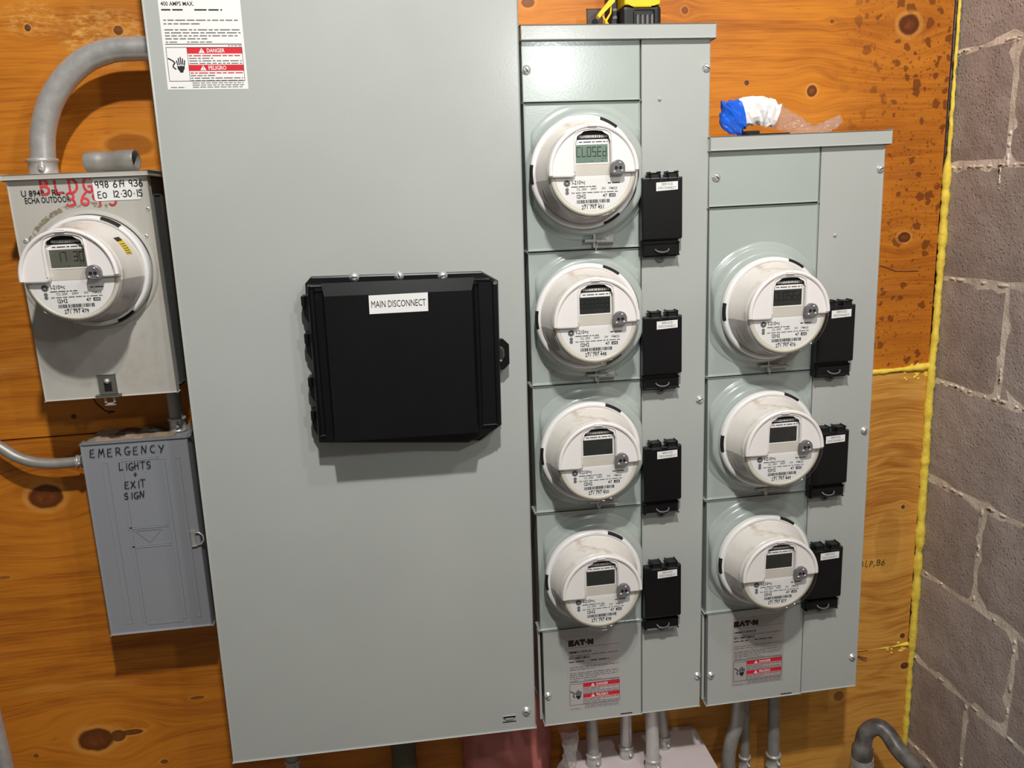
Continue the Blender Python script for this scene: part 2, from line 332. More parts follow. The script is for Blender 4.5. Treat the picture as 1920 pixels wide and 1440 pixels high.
# ---------------------------------------------------------------- SETTING: plywood wall
WX = 0.8063
def plywood_mat(name, base, dark, pale, knots, spots=False, scratch=None, ringk=0.5):
    m = Mat(name); x, y, z = m.coords(); g = z; kd = None; hal = None; kcol = None
    for (kx, kz, rx, rz, dk) in knots:
        dx = (x-kx)/rx; dz = (z-kz)/rz; d2 = dx*dx+dz*dz
        e = (d2*-0.085).exp(); g = g-(z-kz)*e*0.88*min(1.0, dk+0.2)
    wob = m.noise(m.vec(x*2.2, 0.0, z*7), 1, 3)
    for (kx, kz, rx, rz, dk) in knots:
        dx = (x-kx)/rx; dz = (z-kz)/rz; d = (dx*dx+dz*dz).sqrt()+(wob-0.5)*0.5+(m.noise(m.vec(x*34, 2.0, z*34), 1, 3)-0.5)*0.45
        k = (1-d.step(0.82, 1.05))*dk; ring = (1-(d-1.12).op('ABSOLUTE', d-1.12).step(0.0, 0.35))*dk*0.55
        kd = k if kd is None else kd.max(k); hal = ring if hal is None else hal.max(ring)
        core = (1-d.step(0.2, 0.75))*dk; kcol = core if kcol is None else kcol.max(core)
    g = g+(wob-0.5)*0.02
    fine = m.noise(m.vec(x*9, 0.0, g*260), 1, 5, 0.65)
    mid = m.noise(m.vec(x*2.4, 3.0, g*46), 1, 5, 0.6, 0.4)
    low = m.noise(m.vec(x*1.3, 7.0, g*6.0+wob*0.5), 1, 3, 0.55)
    rings = ((low*110).sin()*0.5+0.5)*m.noise(m.vec(x*3.0, 1.0, z*6), 1, 3).step(0.45, 0.68)*m.noise(m.vec(x*14, 2.0, g*120), 1, 4).step(0.35, 0.6)
    f = fine*0.5+mid*0.5
    f = f+(m.noise(m.vec(x*2.5, 11.0, z*5), 1, 3)-0.5)*0.35; c = m.mix(f.step(0.28, 0.60), dark, base); c = m.mix(rings*ringk, c, dark)
    c = m.mix(m.noise(m.vec(x*3, 5.0, g*20), 1, 5, 0.6).step(0.55, 0.85)*0.45, c, pale)
    c = m.mix(m.noise(m.vec(x*11, 9.0, g*110), 1, 5, 0.7).step(0.62, 0.72)*0.5, c, tuple(q*0.5 for q in dark))
    c = m.mix(m.noise(m.vec(x*30, 4.0, z*90), 1, 4, 0.7).step(0.70, 0.76)*0.5, c, pale)
    if scratch:
        for (sx, sz, rx, rz, am) in scratch:
            dx = (x-sx)/rx; dz = (z-sz)/rz; d = 1-(dx*dx+dz*dz).step(0.3, 1.2)
            c = m.mix(d*m.noise(m.vec(x*60, 0.0, z*160), 1, 5, 0.7).step(0.4, 0.7)*am, c, pale)
    if spots:
        o = m.vec(x, 0.0, z); nx = m.noise(o, 75, 4, 0.7); o2 = m.vec(x+nx*0.022, 0.0, z+m.noise(o, 60, 3)*0.022)
        d, cr = m.voronoi(o2, 50); s1 = d.lt(cr*cr*0.5)*cr.gt(0.3)
        d2, cr2 = m.voronoi(o2, 170); s2 = d2.lt(cr2*0.38)*cr2.gt(0.4)*0.75
        area = (x+m.noise(o, 7, 3)*0.25-0.12).step(0.52, 0.72)
        c = m.mix((s1.max(s2))*area*0.8, c, srgb(88, 42, 16))
        c = m.mix(area*m.noise(o, 9, 4)*0.55, c, srgb(150, 76, 22))
    c = m.mix(hal*0.55, c, pale); kn = m.noise(m.vec(x*70, 0.0, z*70), 1, 4, 0.6); c = m.mix(kd*0.92, c, srgb(84, 38, 14)); c = m.mix(kcol*kn.step(0.3, 0.7)*0.75, c, srgb(150, 80, 30))
    m.color(c); m.set(rough=fine*0.25+0.33, spec=0.4); m.bump(fine+kd*0.5, 0.25, 0.001); return m.m
def K(u, v, ru, rv, dk=1.0):
    p = at(u, v, 0.0); q = at(u+ru, v, 0.0); return (p.x, p.z, abs(q.x-p.x), abs(q.x-p.x)*rv/ru, dk)
OR_B, OR_D, OR_P = srgb(214, 132, 34), srgb(162, 86, 16), srgb(238, 180, 96)
PL_B, PL_D, PL_P = srgb(226, 165, 76), srgb(166, 96, 30), srgb(238, 196, 120)
up_k = [K(52, 52, 6, 7, 0.9), K(222, 57, 9, 9, 0.9), K(243, 272, 46, 22, 0.42), K(1705, 46, 22, 19), K(1522, 170, 10, 10), K(1695, 445, 12, 9), K(990, 4, 13, 10, 0.8), K(1284, 19, 7, 7, 0.7), K(1215, 60, 9, 8, 0.5), K(1560, 40, 5, 4, 0.7)]
ll_k = [K(86, 932, 35, 27), K(180, 1387, 37, 27), K(222, 1379, 17, 14, 0.95), K(246, 1373, 26, 7, 0.95), K(370, 1308, 16, 4, 0.7), K(8, 1083, 14, 4, 0.5), K(68, 1417, 6, 5, 0.7), K(308, 1428, 8, 5, 0.8)]
lr_k = [K(1693, 950, 4, 4), K(1664, 1015, 24, 60, 0.16), K(1692, 1192, 5, 5)]
br_k = [K(1696, 1248, 7, 6), K(1572, 1305, 11, 11, 0.6)]
ply_up = plywood_mat('upper_plywood', OR_B, OR_D, OR_P, up_k, True, [(at(195, 70, 0).x, at(195, 70, 0).z, 0.07, 0.05, 1.0), (at(60, 35, 0).x, at(60, 35, 0).z, 0.05, 0.03, 0.7)])
ply_ll = plywood_mat('lower_left_plywood', srgb(212, 130, 34), srgb(160, 84, 16), OR_P, ll_k)
ply_lr = plywood_mat('pale_plywood', PL_B, PL_D, PL_P, lr_k, ringk=0.95)
ply_br = plywood_mat('bottom_pale_plywood', PL_B, srgb(180, 110, 40), PL_P, br_k, ringk=0.95)
def struct(name, mb, mat, parent=None):
    o = mb.build(name, mat, parent)
    if not parent: o['kind'] = 'structure'
    return o
ZS = 1.110; ZS2 = 0.502; EX = WX-0.016
wb = struct('wall_back', MB().box(-2.2, WX+0.2, 0.018, 0.06, 0.0, 2.6), plain('dark_wall_backing', srgb(60, 38, 22), 0.9))
def sheet(x0, x1, z0, z1, mat): MB().box(x0, x1, 0.0175, 0.0, z0, z1, 0, 0.0012).build('plywood_sheet', mat, wb)
sheet(-2.2, EX, ZS+0.0012, 2.6, ply_up); sheet(-2.2, 0.1, 0.0, ZS-0.0012, ply_ll)
sheet(0.103, EX, ZS2+0.002, ZS-0.004, ply_lr); sheet(0.103, EX+0.012, 0.0, ZS2-0.002, ply_br)
# floor and the rest of the room, mostly behind the camera
struct('floor', MB().box(-2.2, WX+0.2, -3.2, 0.06, -0.05, 0.0), plain('concrete_floor', srgb(120, 115, 108), 0.8, var=0.15, nscale=6, bump=0.3))

# block wall
def block_mat(name, c, c2):
    m = Mat(name); o = m.tc.outputs['Object']; n = m.noise(o, 14, 6, 0.65); f = m.noise(o, 190, 4, 0.7); p, pc = m.voronoi(o, 150)
    cc = m.mix(n.step(0.3, 0.7), c, c2); cc = m.mix(f.step(0.45, 0.8)*0.55, cc, srgb(170, 158, 150)); cc = m.mix((1-p.step(0.05, 0.3))*pc.gt(0.78)*0.5, cc, srgb(62, 56, 52))
    m.color(cc); m.set(rough=0.92, spec=0.2); m.bump(f*0.9+p.step(0.0, 0.5)*pc.gt(0.7)*0.4+m.noise(o, 45, 5, 0.7), 0.65, 0.004); return m.m
blk = [block_mat('grey_block_a', srgb(168, 156, 151), srgb(188, 176, 170)), block_mat('grey_block_b', srgb(158, 145, 139), srgb(180, 167, 160))]
def mortar_mat():
    m = Mat('pale_mortar'); o = m.tc.outputs['Object']; f = m.noise(o, 120, 5, 0.7); n = m.noise(o, 22, 4)
    m.color(m.mix(n.step(0.3, 0.65), srgb(206, 194, 178), srgb(244, 234, 220))); m.set(rough=0.95, spec=0.15); m.bump(f, 0.9, 0.004); return m.m
MORT = mortar_mat()
wr = struct('wall_right', MB().box(WX+0.0016, WX+0.2, -3.2, 0.06, 0.0, 2.6), MORT)
B0 = 1.69472
def rough_block(y0, y1, z0, z1, r):
    # front edges wander so the joint is uneven
    ny = max(2, int((y1-y0)/0.035)); nz = 6; g = 0.0052; vs = []; fs = []
    def P(j, k, x):
        ey = g+r.uniform(-0.0022, 0.0025); ez = g+r.uniform(-0.0024, 0.0026)
        y = y0+(y1-y0)*j/ny; z = z0+(z1-z0)*k/nz
        if j == 0: y += ey
        if j == ny: y -= ey
        if k == 0: z += ez
        if k == nz: z -= ez
        ed = j in (0, ny) or k in (0, nz)
        return (x+(r.uniform(0.0008, 0.0022) if ed else r.uniform(-0.0005, 0.0005)), y, z)
    for j in range(ny+1):
        for k in range(nz+1): vs.append(P(j, k, WX))
    for j in range(ny):
        for k in range(nz): a = j*(nz+1)+k; fs.append((a, a+1, a+nz+2, a+nz+1))
    per = [j*(nz+1) for j in range(ny+1)]+[ny*(nz+1)+k for k in range(1, nz+1)]+[j*(nz+1)+nz for j in range(ny-1, -1, -1)]+[k for k in range(nz-1, 0, -1)]
    b = len(vs); vs += [(WX+0.02, vs[i][1], vs[i][2]) for i in per]; n = len(per)
    for i in range(n): fs.append((per[i], per[(i+1) % n], b+(i+1) % n, b+i))
    return MB().add(vs, fs, 0, False)
rb = random.Random(11)
joints = {-1: -0.36, 0: -0.145, 1: -0.35, 2: -0.174, 3: -0.365, 4: -0.160, 5: -0.268, 6: -0.166, 7: -0.36}
for k in range(-5, 9):
    zt = B0-0.2032*k; zb = zt-0.2032
    if zt < 0.02 or zt > 2.7: continue
    zb = max(zb, 0.002); yj = joints.get(k, -0.16 if k % 2 == 0 else -0.36); ys = [0.055, yj]
    while ys[-1] > -2.9: ys.append(ys[-1]-0.4064)
    for a, b in zip(ys[:-1], ys[1:]): rough_block(b, a, zb, zt, rb).build('concrete_block', blk[rb.randrange(2)], wr)
# mortar squeezed out of the joints
def squeeze(y0, y1, z0, z1, n, r):
    for i in range(n):
        t = r.random(); y = y0+(y1-y0)*t; z = z0+(z1-z0)*t; w_ = r.uniform(0.003, 0.007); el = r.uniform(1.0, 2.6)
        hz = abs(y1-y0) > abs(z1-z0); pts = [(y+w_*math.cos(a)*r.uniform(0.6, 1.3)*(el if hz else 0.7), z+w_*0.7*math.sin(a)*r.uniform(0.5, 1.2)*(1 if hz else el)) for a in [k*PI/4 for k in range(8)]]
        vs = [(WX+0.002, a, b) for a, b in pts]+[(WX-0.0007, y+(a-y)*0.6, z+(b-z)*0.6) for a, b in pts]
        mort.add(vs, [(k, (k+1) % 8, 8+(k+1) % 8, 8+k) for k in range(8)]+[tuple(range(8, 16))], 0, True)
mort = MB()
for k in range(-1, 8):
    squeeze(0.02, -0.42, B0-0.2032*k, B0-0.2032*k, 22 if k in (0, 1, 3) else 9, rb)
for k, yj in joints.items():
    if yj > -0.3: squeeze(yj, yj, B0-0.2032*k, B0-0.2032*(k+1), 5, rb)
squeeze(-0.128, -0.131, B0-0.2032, B0-0.2032-0.04, 7, rb)
tag(mort.build('mortar_smears', MORT, wr), kind='stuff')

# ---------------------------------------------------------------- yellow expanding foam
def foam_bead(path, rs, name, parent, seed):
    r = random.Random(seed); pts = []; rr = []; w0 = 1.0
    for i in range(len(path)-1):
        a, b = Vector(path[i]), Vector(path[i+1]); n = max(2, int((b-a).length/0.007))
        for k in range(n):
            t = k/n; w0 = w0*0.6+r.uniform(0.5, 1.35)*0.4; pts.append(a.lerp(b, t)+Vector((r.uniform(-1, 1)*0.0006, r.uniform(-1, 1)*0.0008, 0))); rr.append((rs[i]*(1-t)+rs[i+1]*t)*0.86*w0)
    return MB().tube(pts, rr, 9, 0, True, True).build(name, FOAM, parent)
fs_ = thing('foam_seal', 'yellow expanding foam sealing the corner between plywood and block wall', 'foam', (0, 0, 0))
cx = WX-0.007
foam_bead([(cx+0.001, -0.001, 2.5), (cx+0.001, -0.001, 1.83), (cx+0.001, -0.002, 1.52), (cx, -0.002, 1.50), (cx, -0.003, 1.33), (cx, -0.003, 1.20), (cx-0.003, -0.004, 1.12), (cx-0.003, -0.003, 1.04), (cx-0.001, -0.003, 0.80), (cx, -0.003, 0.56), (cx, -0.002, 0.40), (cx+0.002, -0.001, 0.05)],
          [0.003, 0.003, 0.0045, 0.0085, 0.0095, 0.009, 0.0105, 0.0115, 0.0105, 0.009, 0.0085, 0.006], 'corner_bead', fs_, 4)
foam_bead([(0.60, 0.002, ZS-0.001), (0.70, 0.0, ZS+0.001), (0.76, -0.001, ZS+0.003), (0.80, -0.002, ZS+0.006)], [0.004, 0.006, 0.0075, 0.009], 'seam_bead', fs_, 5)
rf = random.Random(12); sp = MB()
for i in range(38):
    a = rf.uniform(0, 1); px = EX-0.002-rf.random()**2*0.05; pz = 0.50+rf.uniform(-0.012, 0.012) if a < 0.35 else ZS+rf.uniform(-0.02, 0.012)
    sp.lathe([(rf.uniform(0.0015, 0.005), 0.001), (0.0014, -0.0016), (0.0, -0.002)], px, pz, 7)
tag(sp.build('foam_spatter', FOAM, fs_), kind='stuff')
foam_bead([(0.70, 0.002, ZS2), (0.76, 0.001, ZS2+0.002), (EX+0.008, 0.001, ZS2+0.006)], [0.002, 0.004, 0.006], 'seam_bead', fs_, 8)

# ---------------------------------------------------------------- shared small parts
def screw_mb(r=0.0052, tilt=0.6):
    m = MB(); m.lathe([(r*1.35, 0.0), (r*1.35, -0.0008), (r, -0.001), (r*0.95, -0.0035), (r*0.7, -0.0046), (0, -0.0048)], n=16)
    m.ribbon([(-r*0.7*math.cos(tilt), -r*0.7*math.sin(tilt)), (r*0.7*math.cos(tilt), r*0.7*math.sin(tilt))], r*0.28, -0.00495, 1)
    return m
_screw = None
def screw(parent, x, z, y, r=1.0):
    global _screw
    if _screw is None:
        o = screw_mb().build('screw', [CHROME, DARKP], parent); _screw = o
    else:
        o = bpy.data.objects.new('screw', _screw.data); C.objects.link(o); o.parent = parent
    o.location = (x, y, z); o.scale = (r, r, r); o.rotation_euler = (0, rnd.uniform(0, 3), 0); return o
def local(root, p):
    return root.matrix_world_inv @ p if hasattr(root, 'matrix_world_inv') else (Matrix.Translation(root.location) @ root.rotation_euler.to_matrix().to_4x4()).inverted() @ p
def lxz(root, u, v, y):
    p = local(root, at(u, v, y)); return p.x, p.z
def hand_icon(m, x, z, s, y, mat):
    m.poly([(x-0.30*s, z+0.05*s), (x-0.26*s, z-0.25*s), (x-0.12*s, z-0.42*s), (x-0.12*s, z-0.52*s), (x+0.16*s, z-0.52*s), (x+0.17*s, z-0.42*s), (x+0.30*s, z-0.2*s), (x+0.32*s, z+0.02*s), (x+0.1*s, z+0.0*s), (x+0.02*s, z+0.06*s), (x-0.1*s, z-0.02*s)], y, mat)
    for a, b, c, d in ((-0.24, 0.12, -0.30, 0.42), (-0.10, 0.12, -0.14, 0.62), (0.04, 0.16, 0.03, 0.70), (0.17, 0.14, 0.20, 0.58), (0.30, 0.08, 0.36, 0.44)):
        m.ribbon([(x+a*s, z+b*s), (x+c*s, z+d*s)], 0.095*s, y, mat)
    m.ribbon([(x-0.95*s, z+0.62*s), (x-0.60*s, z+0.42*s), (x-0.45*s, z+0.26*s), (x-0.60*s, z+0.06*s), (x-0.62*s, z-0.08*s), (x-0.42*s, z-0.24*s)], 0.10*s, y, mat)
def rating_label(parent, x0, z0, W, H, y, bgmat, head, amps, title_y, name='rating_label', r=None, lab=None):
    # materials: 0 ground, 1 ink, 2 red, 3 white, 4 grey ink
    r = r or random.Random(5); m = MB(); m.box(x0, x0+W, y+0.0003, y-0.0003, z0, z0+H, 0); f = y-0.0005
    X = lambda a: x0+a*W
    Z = lambda b: z0+H-b*H
    if head:
        hx = X(0.03); hh = 0.075*H; zb_ = Z(0.125); cw = 0.084*W; t_ = 0.042*W
        def LT(k, *pl):
            for q in pl: m.ribbon([(hx+k*W+a*cw, zb_+t_*0.35+b*(hh-t_*0.7)) for a, b in q], t_, f, 1)
        LT(0.015, [(0, 0), (0, 1)], [(0, 1), (0.8, 1)], [(0, 0.5), (0.7, 0.5)], [(0, 0), (0.8, 0)])
        LT(0.115, [(0, 0), (0.45, 1)], [(0.45, 1), (0.9, 0)]); LT(0.215, [(0, 1), (0.95, 1)], [(0.48, 1), (0.48, 0)])
        m.disc(hx+0.325*W, Z(0.088), 0.019*W, f, 1, 12); LT(0.37, [(0, 0), (0, 1)], [(0, 1), (0.8, 0)], [(0.8, 0), (0.8, 1)])
        m.rect(X(0.03), X(0.97), Z(0.152), Z(0.148), f, 4)
        m.text(head, X(0.03), Z(0.225), 0.032*H, f, 1, True, 0.42*W)
        m.greek(X(0.03), X(0.95), Z(0.262), 0.02*H, f, 4, r)
    m.text(amps, X(0.03), Z(title_y), 0.034*H, f, 1, True, 0.40*W)
    b = title_y+0.04
    m.greek(X(0.03), X(0.32), Z(b), 0.022*H, f, 1, r); m.greek(X(0.43), X(0.77), Z(b), 0.022*H, f, 1, r)
    for k, e in enumerate((0.95, 0.5)): m.greek(X(0.04), X(e), Z(0.42+0.03*k), 0.018*H, f, 4, r)
    for k, e in enumerate((0.96, 0.97, 0.93, 0.55)): m.greek(X(0.04), X(e), Z(0.50+0.025*k), 0.018*H, f, 4, r)
    m.greek(X(0.04), X(0.2), Z(0.602), 0.016*H, f, 4, r); m.greek(X(0.3), X(0.62), Z(0.602), 0.016*H, f, 4, r)
    m.rect(X(0.03), X(0.97), Z(0.618), Z(0.612), f, 1); m.greek(X(0.80), X(0.97), Z(0.632), 0.013*H, f, 4, r)
    m.frame(X(0.03), X(0.97), Z(0.93), Z(0.64), 0.006*W, f, 1); m.rect(X(0.285), X(0.29), Z(0.93), Z(0.64), f, 1)
    hand_icon(m, X(0.190), Z(0.80), 0.150*W, f, 1)
    for za, zb, t in ((0.643, 0.695, 'DANGER'), (0.79, 0.842, 'PELIGRO')):
        m.rect(X(0.29), X(0.966), Z(zb), Z(za), f, 2)
        m.text(t, X(0.53), Z(zb-0.009), 0.034*H, f-0.0002, 3, True, 0.22*W)
        tx = X(0.465); m.poly([(tx-0.038*W, Z(zb-0.005)), (tx+0.038*W, Z(zb-0.005)), (tx, Z(za+0.004))], f-0.0002, 3)
        m.text('!', tx-0.003*W, Z(zb-0.012), 0.024*H, f-0.0004, 1, True)
        for k in range(4): m.greek(X(0.30), X(0.95 if k != 1 else 0.6), Z(zb+0.022+0.022*k), 0.016*H, f, 2 if k == 0 else 4, r)
    for k in range(3): m.greek(X(0.31), X(0.95), Z(0.948+0.018*k), 0.013*H, f, 4, r)
    m.greek(X(0.04), X(0.22), Z(0.985), 0.013*H, f, 4, r)
    o = m.build(name, [bgmat, INK, REDP, WHITE, INKG], parent)
    if lab: o['label'] = lab
    return o

# ---------------------------------------------------------------- large main cabinet
aM = 0.0159; xL, xR, zB, yM = -0.5727, -0.0578, 0.5606, -0.190
cabinet = thing('switch_cabinet', 'tall wide light grey steel switch cabinet between the old meter box and meter stacks', 'electrical cabinet', (xL+aM*zB, 0, zB-aM*xL), aM)
CW = xR-xL; CH = 1.52
MB().box(0.006, CW-0.006, -0.0005, yM+0.004, 0.004, CH-0.004, 0, 0.002).build('enclosure', GREY, cabinet)
MB().box(0, CW, yM+0.022, yM, 0, CH, 0, 0.0022, 2).build('front_cover', GREY, cabinet)
sx, sz = lxz(cabinet, 987, 1333, yM); screw(cabinet, sx, sz, yM, 1.15)
sx, sz = lxz(cabinet, 955, 1345, yM)
h = MB(); h.prism([(sx-0.011, sz+0.004), (sx+0.011, sz+0.004), (sx+0.006, sz-0.003), (sx-0.006, sz-0.003)], yM, yM-0.003, 0, 0.0008); h.rect(sx-0.0105, sx+0.0105, sz+0.0012, sz+0.0046, yM-0.0032, 1)
h.rect(sx-0.012, sx+0.012, sz-0.0095, sz-0.0075, yM-0.0004, 1); h.build('hasp', [GREY, DARKP], cabinet)
a_ = lxz(cabinet, 315, 167, yM); b_ = lxz(cabinet, 466, 168, yM); LW = b_[0]-a_[0]
rating_label(cabinet, a_[0], (a_[1]+b_[1])/2, LW, LW*1.42, yM, WHITE, None, '400 AMPS MAX.', 0.295, lab='white rating and danger label')

# ---------------------------------------------------------------- black main disconnect
Yd = yM
def dp(u, v, y): return lxz(disc, u, v, y)
p0 = at(757, 668, yM)
disc = thing('main_disconnect', 'large square black plastic main disconnect cover on the tall grey cabinet', 'disconnect', (p0.x, yM, p0.z), 0.0159)
def D(u, v, y): return lxz(disc, u, v, y)
fl = [D(*p, yM-0.010) for p in ((572, 532), (583, 519), (903, 509), (934, 526), (940, 792), (925, 806), (900, 826), (600, 830))]
MB().prism(fl, 0, -0.012, 0, 0.002).build('base_flange', BLACK, disc)
y1 = yM-0.040
bod = [D(*p, y1) for p in ((575, 535), (934, 529), (941, 797), (925, 809), (878, 831), (597, 831))]
def loc_y(y): return y-yM
MB().prism(bod, loc_y(yM-0.008), -0.040, 0, 0.003).build('cover_body', BLACK, disc)
# raised middle of the lid, sloping at its top
T = yM-0.068
q = [D(*p, T) for p in ((609, 553), (886, 547), (893, 812), (628, 828))]; x0 = (q[0][0]+q[3][0])/2; x1 = (q[1][0]+q[2][0])/2; zt = (q[0][1]+q[1][1])/2; zb = (q[2][1]+q[3][1])/2
lid = MB(); lid.frustum((x0-0.006, x1+0.008, zb-0.002, zt+0.016), -0.038, (x0, x1, zb, zt), -0.068); lid.build('raised_lid', BLACK, disc)
zt2 = bod[0][1]
for xa, xb in ((bod[0][0]+0.003, x0-0.016), (x1+0.012, x1+0.034)): MB().box(xa, xb, -0.038, -0.044, zb+0.004, zt+0.010, 0, 0.0015).build('side_rib', BLACK, disc)
ridge = MB().box(bod[1][0]-0.013, bod[1][0]-0.0115, -0.039, -0.0418, zb+0.02, zt+0.008, 0); ridge.build('edge_line', BLACK, disc)
MB().box(bod[0][0]+0.004, bod[1][0]-0.012, -0.010, -0.043, zt2-0.008, zt2-0.002, 0, 0.0015).build('top_ridge', BLACK, disc)
for u in (664, 748, 830):
    s_ = D(u, 519.5 if u < 700 else 517, yM-0.012); screw(disc, s_[0], s_[1], -0.012, 1.05)
for v in (575, 645, 726, 788):
    h_ = D(572+(v-575)*0.085, v, yM-0.02)
    MB().prism([(h_[0]-0.004, h_[1]+0.016), (h_[0]+0.009, h_[1]+0.019), (h_[0]+0.009, h_[1]-0.028), (h_[0]+0.004, h_[1]-0.026), (h_[0]-0.003, h_[1]-0.012)], -0.002, -0.024, 0, 0.0015).tube([(h_[0]-0.001, -0.026, h_[1]+0.002), (h_[0]-0.001, -0.026, h_[1]+0.016)], 0.0036, 10).build('hinge_knuckle', BLACK, disc)
l_ = D(945, 664, yM-0.02); lp = MB()
ex = l_[0]; lz = l_[1]; oct_ = [(ex-0.012, lz+0.024), (ex-0.001, lz+0.024), (ex+0.008, lz+0.015), (ex+0.008, lz-0.015), (ex-0.001, lz-0.024), (ex-0.012, lz-0.024)]
ins = [(ex-0.008, lz+0.014), (ex-0.002, lz+0.012), (ex+0.0015, lz+0.005), (ex+0.0015, lz-0.005), (ex-0.002, lz-0.012), (ex-0.008, lz-0.014)]
for i in range(5): lp.prism([oct_[i], oct_[i+1], ins[i+1], ins[i]], -0.012, -0.022, 0)
lp.build('lock_tab', BLACK, disc)
a_ = D(691, 554, T); b_ = D(802, 548, T); c_ = D(803, 583, T); d_ = D(693, 589, T); m = MB(); m.poly([d_, c_, b_, a_], -0.0683, 0)
cxl = (a_[0]+b_[0]+c_[0]+d_[0])/4; czl = (a_[1]+b_[1]+c_[1]+d_[1])/4; m.text('MAIN DISCONNECT', cxl, czl-0.0048, 0.0098, -0.0686, 1, False, (b_[0]-a_[0])*0.92, 'c')
m.build('name_label', [WHITE, INK], disc)['label'] = 'white label reading MAIN DISCONNECT'

# ---------------------------------------------------------------- meter stacks
def eyelet(m, x, z, y, s=1.0):
    m.box(x-0.030, x+0.003, y, y-0.012, z-0.003, z+0.001, 0, 0.0008); m.box(x-0.016, x-0.013, y, y-0.010, z-0.012, z+0.022, 0)
    m.box(x, x+0.019, y, y-0.0016, z-0.002, z+0.017, 0, 0.0005); m.box(x-0.012, x+0.019, y, y-0.016, z-0.004, z-0.002, 0, 0.0005)
    m.lathe([(0.0045, y-0.002), (0.0032, y-0.0032), (0.0018, y-0.0024)], x+0.010, z+0.009, 12); m.disc(x+0.010, z+0.009, 0.0018, y-0.0026, 1, 10)
    m.ribbon([(x-0.012, z-0.016), (x-0.009, z-0.004)], 0.0018, y-0.008, 0)
def stack(name, label, x0, xs, x1, ctop, cbot, seams, zbot, roll, screws, mz, label_px, head, lmat, llab, rivet, slot, cap_r):
    root = thing(name, label, 'meter stack', (x0+roll*zbot, 0, zbot-roll*x0), roll)
    xs -= x0; x1 -= x0; ct = ctop-zbot; cb = cbot-zbot; S = [s-zbot for s in seams]; Y0, Y = -0.148, -0.160
    MB().box(0.004, x1-0.003, -0.0005, Y0, 0.006, ct-0.004, 0, 0.001).build('enclosure', GREY, root)
    MB().box(xs+0.0012, x1, Y0+0.02, Y, 0.0, cb, 0, 0.0018, 2).build('side_cover', GREY, root)
    MB().box(0, xs-0.0012, Y0+0.02, Y+0.0005, S[0]+0.0012, cb, 0, 0.0018, 2).build('blank_cover', GREYC, root)
    MB().box(-0.001, x1+cap_r, -0.0005, -0.168, cb-0.001, ct, 0, 0.0016, 2).build('top_cap', GREY, root)
    for i in range(len(S)-1):
        zt, zb = S[i]-0.0012, S[i+1]+0.0012; cz = mz[i]-zbot; cx_ = (0.0625 if x0 < 0.2 else 0.370)-x0-roll*0.1
        m = MB(); m.box(0, xs-0.0012, Y0+0.015, Y, zb, zt, 0, 0.0035, 3)
        m.lathe([(0.107, Y+0.0006), (0.1045, Y-0.0012), (0.101, Y-0.0032), (0.098, Y-0.0036), (0.0955, Y-0.006), (0.092, Y-0.015), (0.0905, Y-0.0175), (0.086, Y-0.0185), (0.080, Y-0.0185)], cx_, cz, 72, 0, clamp=min(cx_-0.0015, xs-cx_-0.0025))
        kx = 0.030 if x0 < 0.2 else 0.040; kz = zb+0.028
        m.lathe([(0.0102, Y+0.0002), (0.0096, Y-0.0006), (0.0090, Y+0.0002)], kx, kz, 28, 0)
        m.disc(cx_-0.005, zb+0.026, 0.0017, Y-0.0003, 1, 10)
        m.build('socket_cover', [GREYC, DARKP], root)
        e = MB(); eyelet(e, cx_+0.024, zb+0.014, Y); e.build('sealing_latch', [GALV, DARKP], root)
    MB().box(0.004, xs-0.0012, Y0+0.02, Y-0.002, 0, S[-1]-0.0012, 0, 0.0018, 2).build('bottom_cover', GREY, root)
    MB().box(-0.004, 0.000, Y0+0.004, Y+0.004, 0.01, S[-1]-0.004, 0).build('inner_flange', GREY, root)
    for (u, v) in screws:
        a, b = lxz(root, u, v, Y-0.002); screw(root, a, b, Y-(0.002 if b < S[-1] and a < xs else 0.0), 1.0)
    a, b = lxz(root, *rivet, Y); MB().lathe([(0.0032, 0), (0.0026, -0.0018), (0, -0.0026)], n=14).build('rivet', GREY, root).location = (a, Y, b)
    a, b = lxz(root, *slot, Y); MB().rect(a-0.011, a+0.011, b-0.001, b+0.0012, Y-0.0023, 0).build('vent_slot', DARKP, root)
    P = [lxz(root, *p, Y-0.002) for p in label_px]
    rating_label(root, P[0][0], P[0][1], P[1][0]-P[0][0], P[2][1]-P[0][1], Y-0.002, lmat, head, '800 AMPS MAX.', 0.305, lab=llab, r=random.Random(len(S)))
    return root
Zm1 = [1.5061, 1.2855, 1.0615, 0.8382]; Zm2 = [1.2788, 1.0560, 0.8339]
s1 = stack('meter_stack', 'tall grey four-meter stack touching the right side of the wide cabinet', -0.0342, 0.1495, 0.2604, 1.721, 1.7013,
    [1.6125, 1.3887, 1.1718, 0.9509, 0.7303], 0.5418, 0.00675-0.0, [(986.7, 130.7), (1325.3, 126.7), (1027.7, 1304.7), (1308, 1268), (1312.6, 749.7)], Zm1,
    [(1066, 1333), (1165, 1322), (1064, 1195)], '1MM412RRLB', SILVERL, 'pale silver rating label with red danger bars', (1236.5, 186), (1174, 1336), 0.006)
s2 = stack('meter_stack', 'shorter grey three-meter stack nearest to the block wall', 0.2754, 0.4632, 0.5748, 1.5525, 1.5322,
    [1.4438, 1.164, 0.9442, 0.7265], 0.5387, -0.00229, [(1343.6, 332), (1651.6, 316.4), (1332.5, 1266), (1598.7, 1233), (1621.7, 808)], Zm2,
    [(1371.5, 1287.5), (1467, 1279), (1376, 1160)], '1MM312RRLB', SILVERL2, 'silver rating label with shade put into its colour', (1565, 441), (1473, 1299), 0.0065)

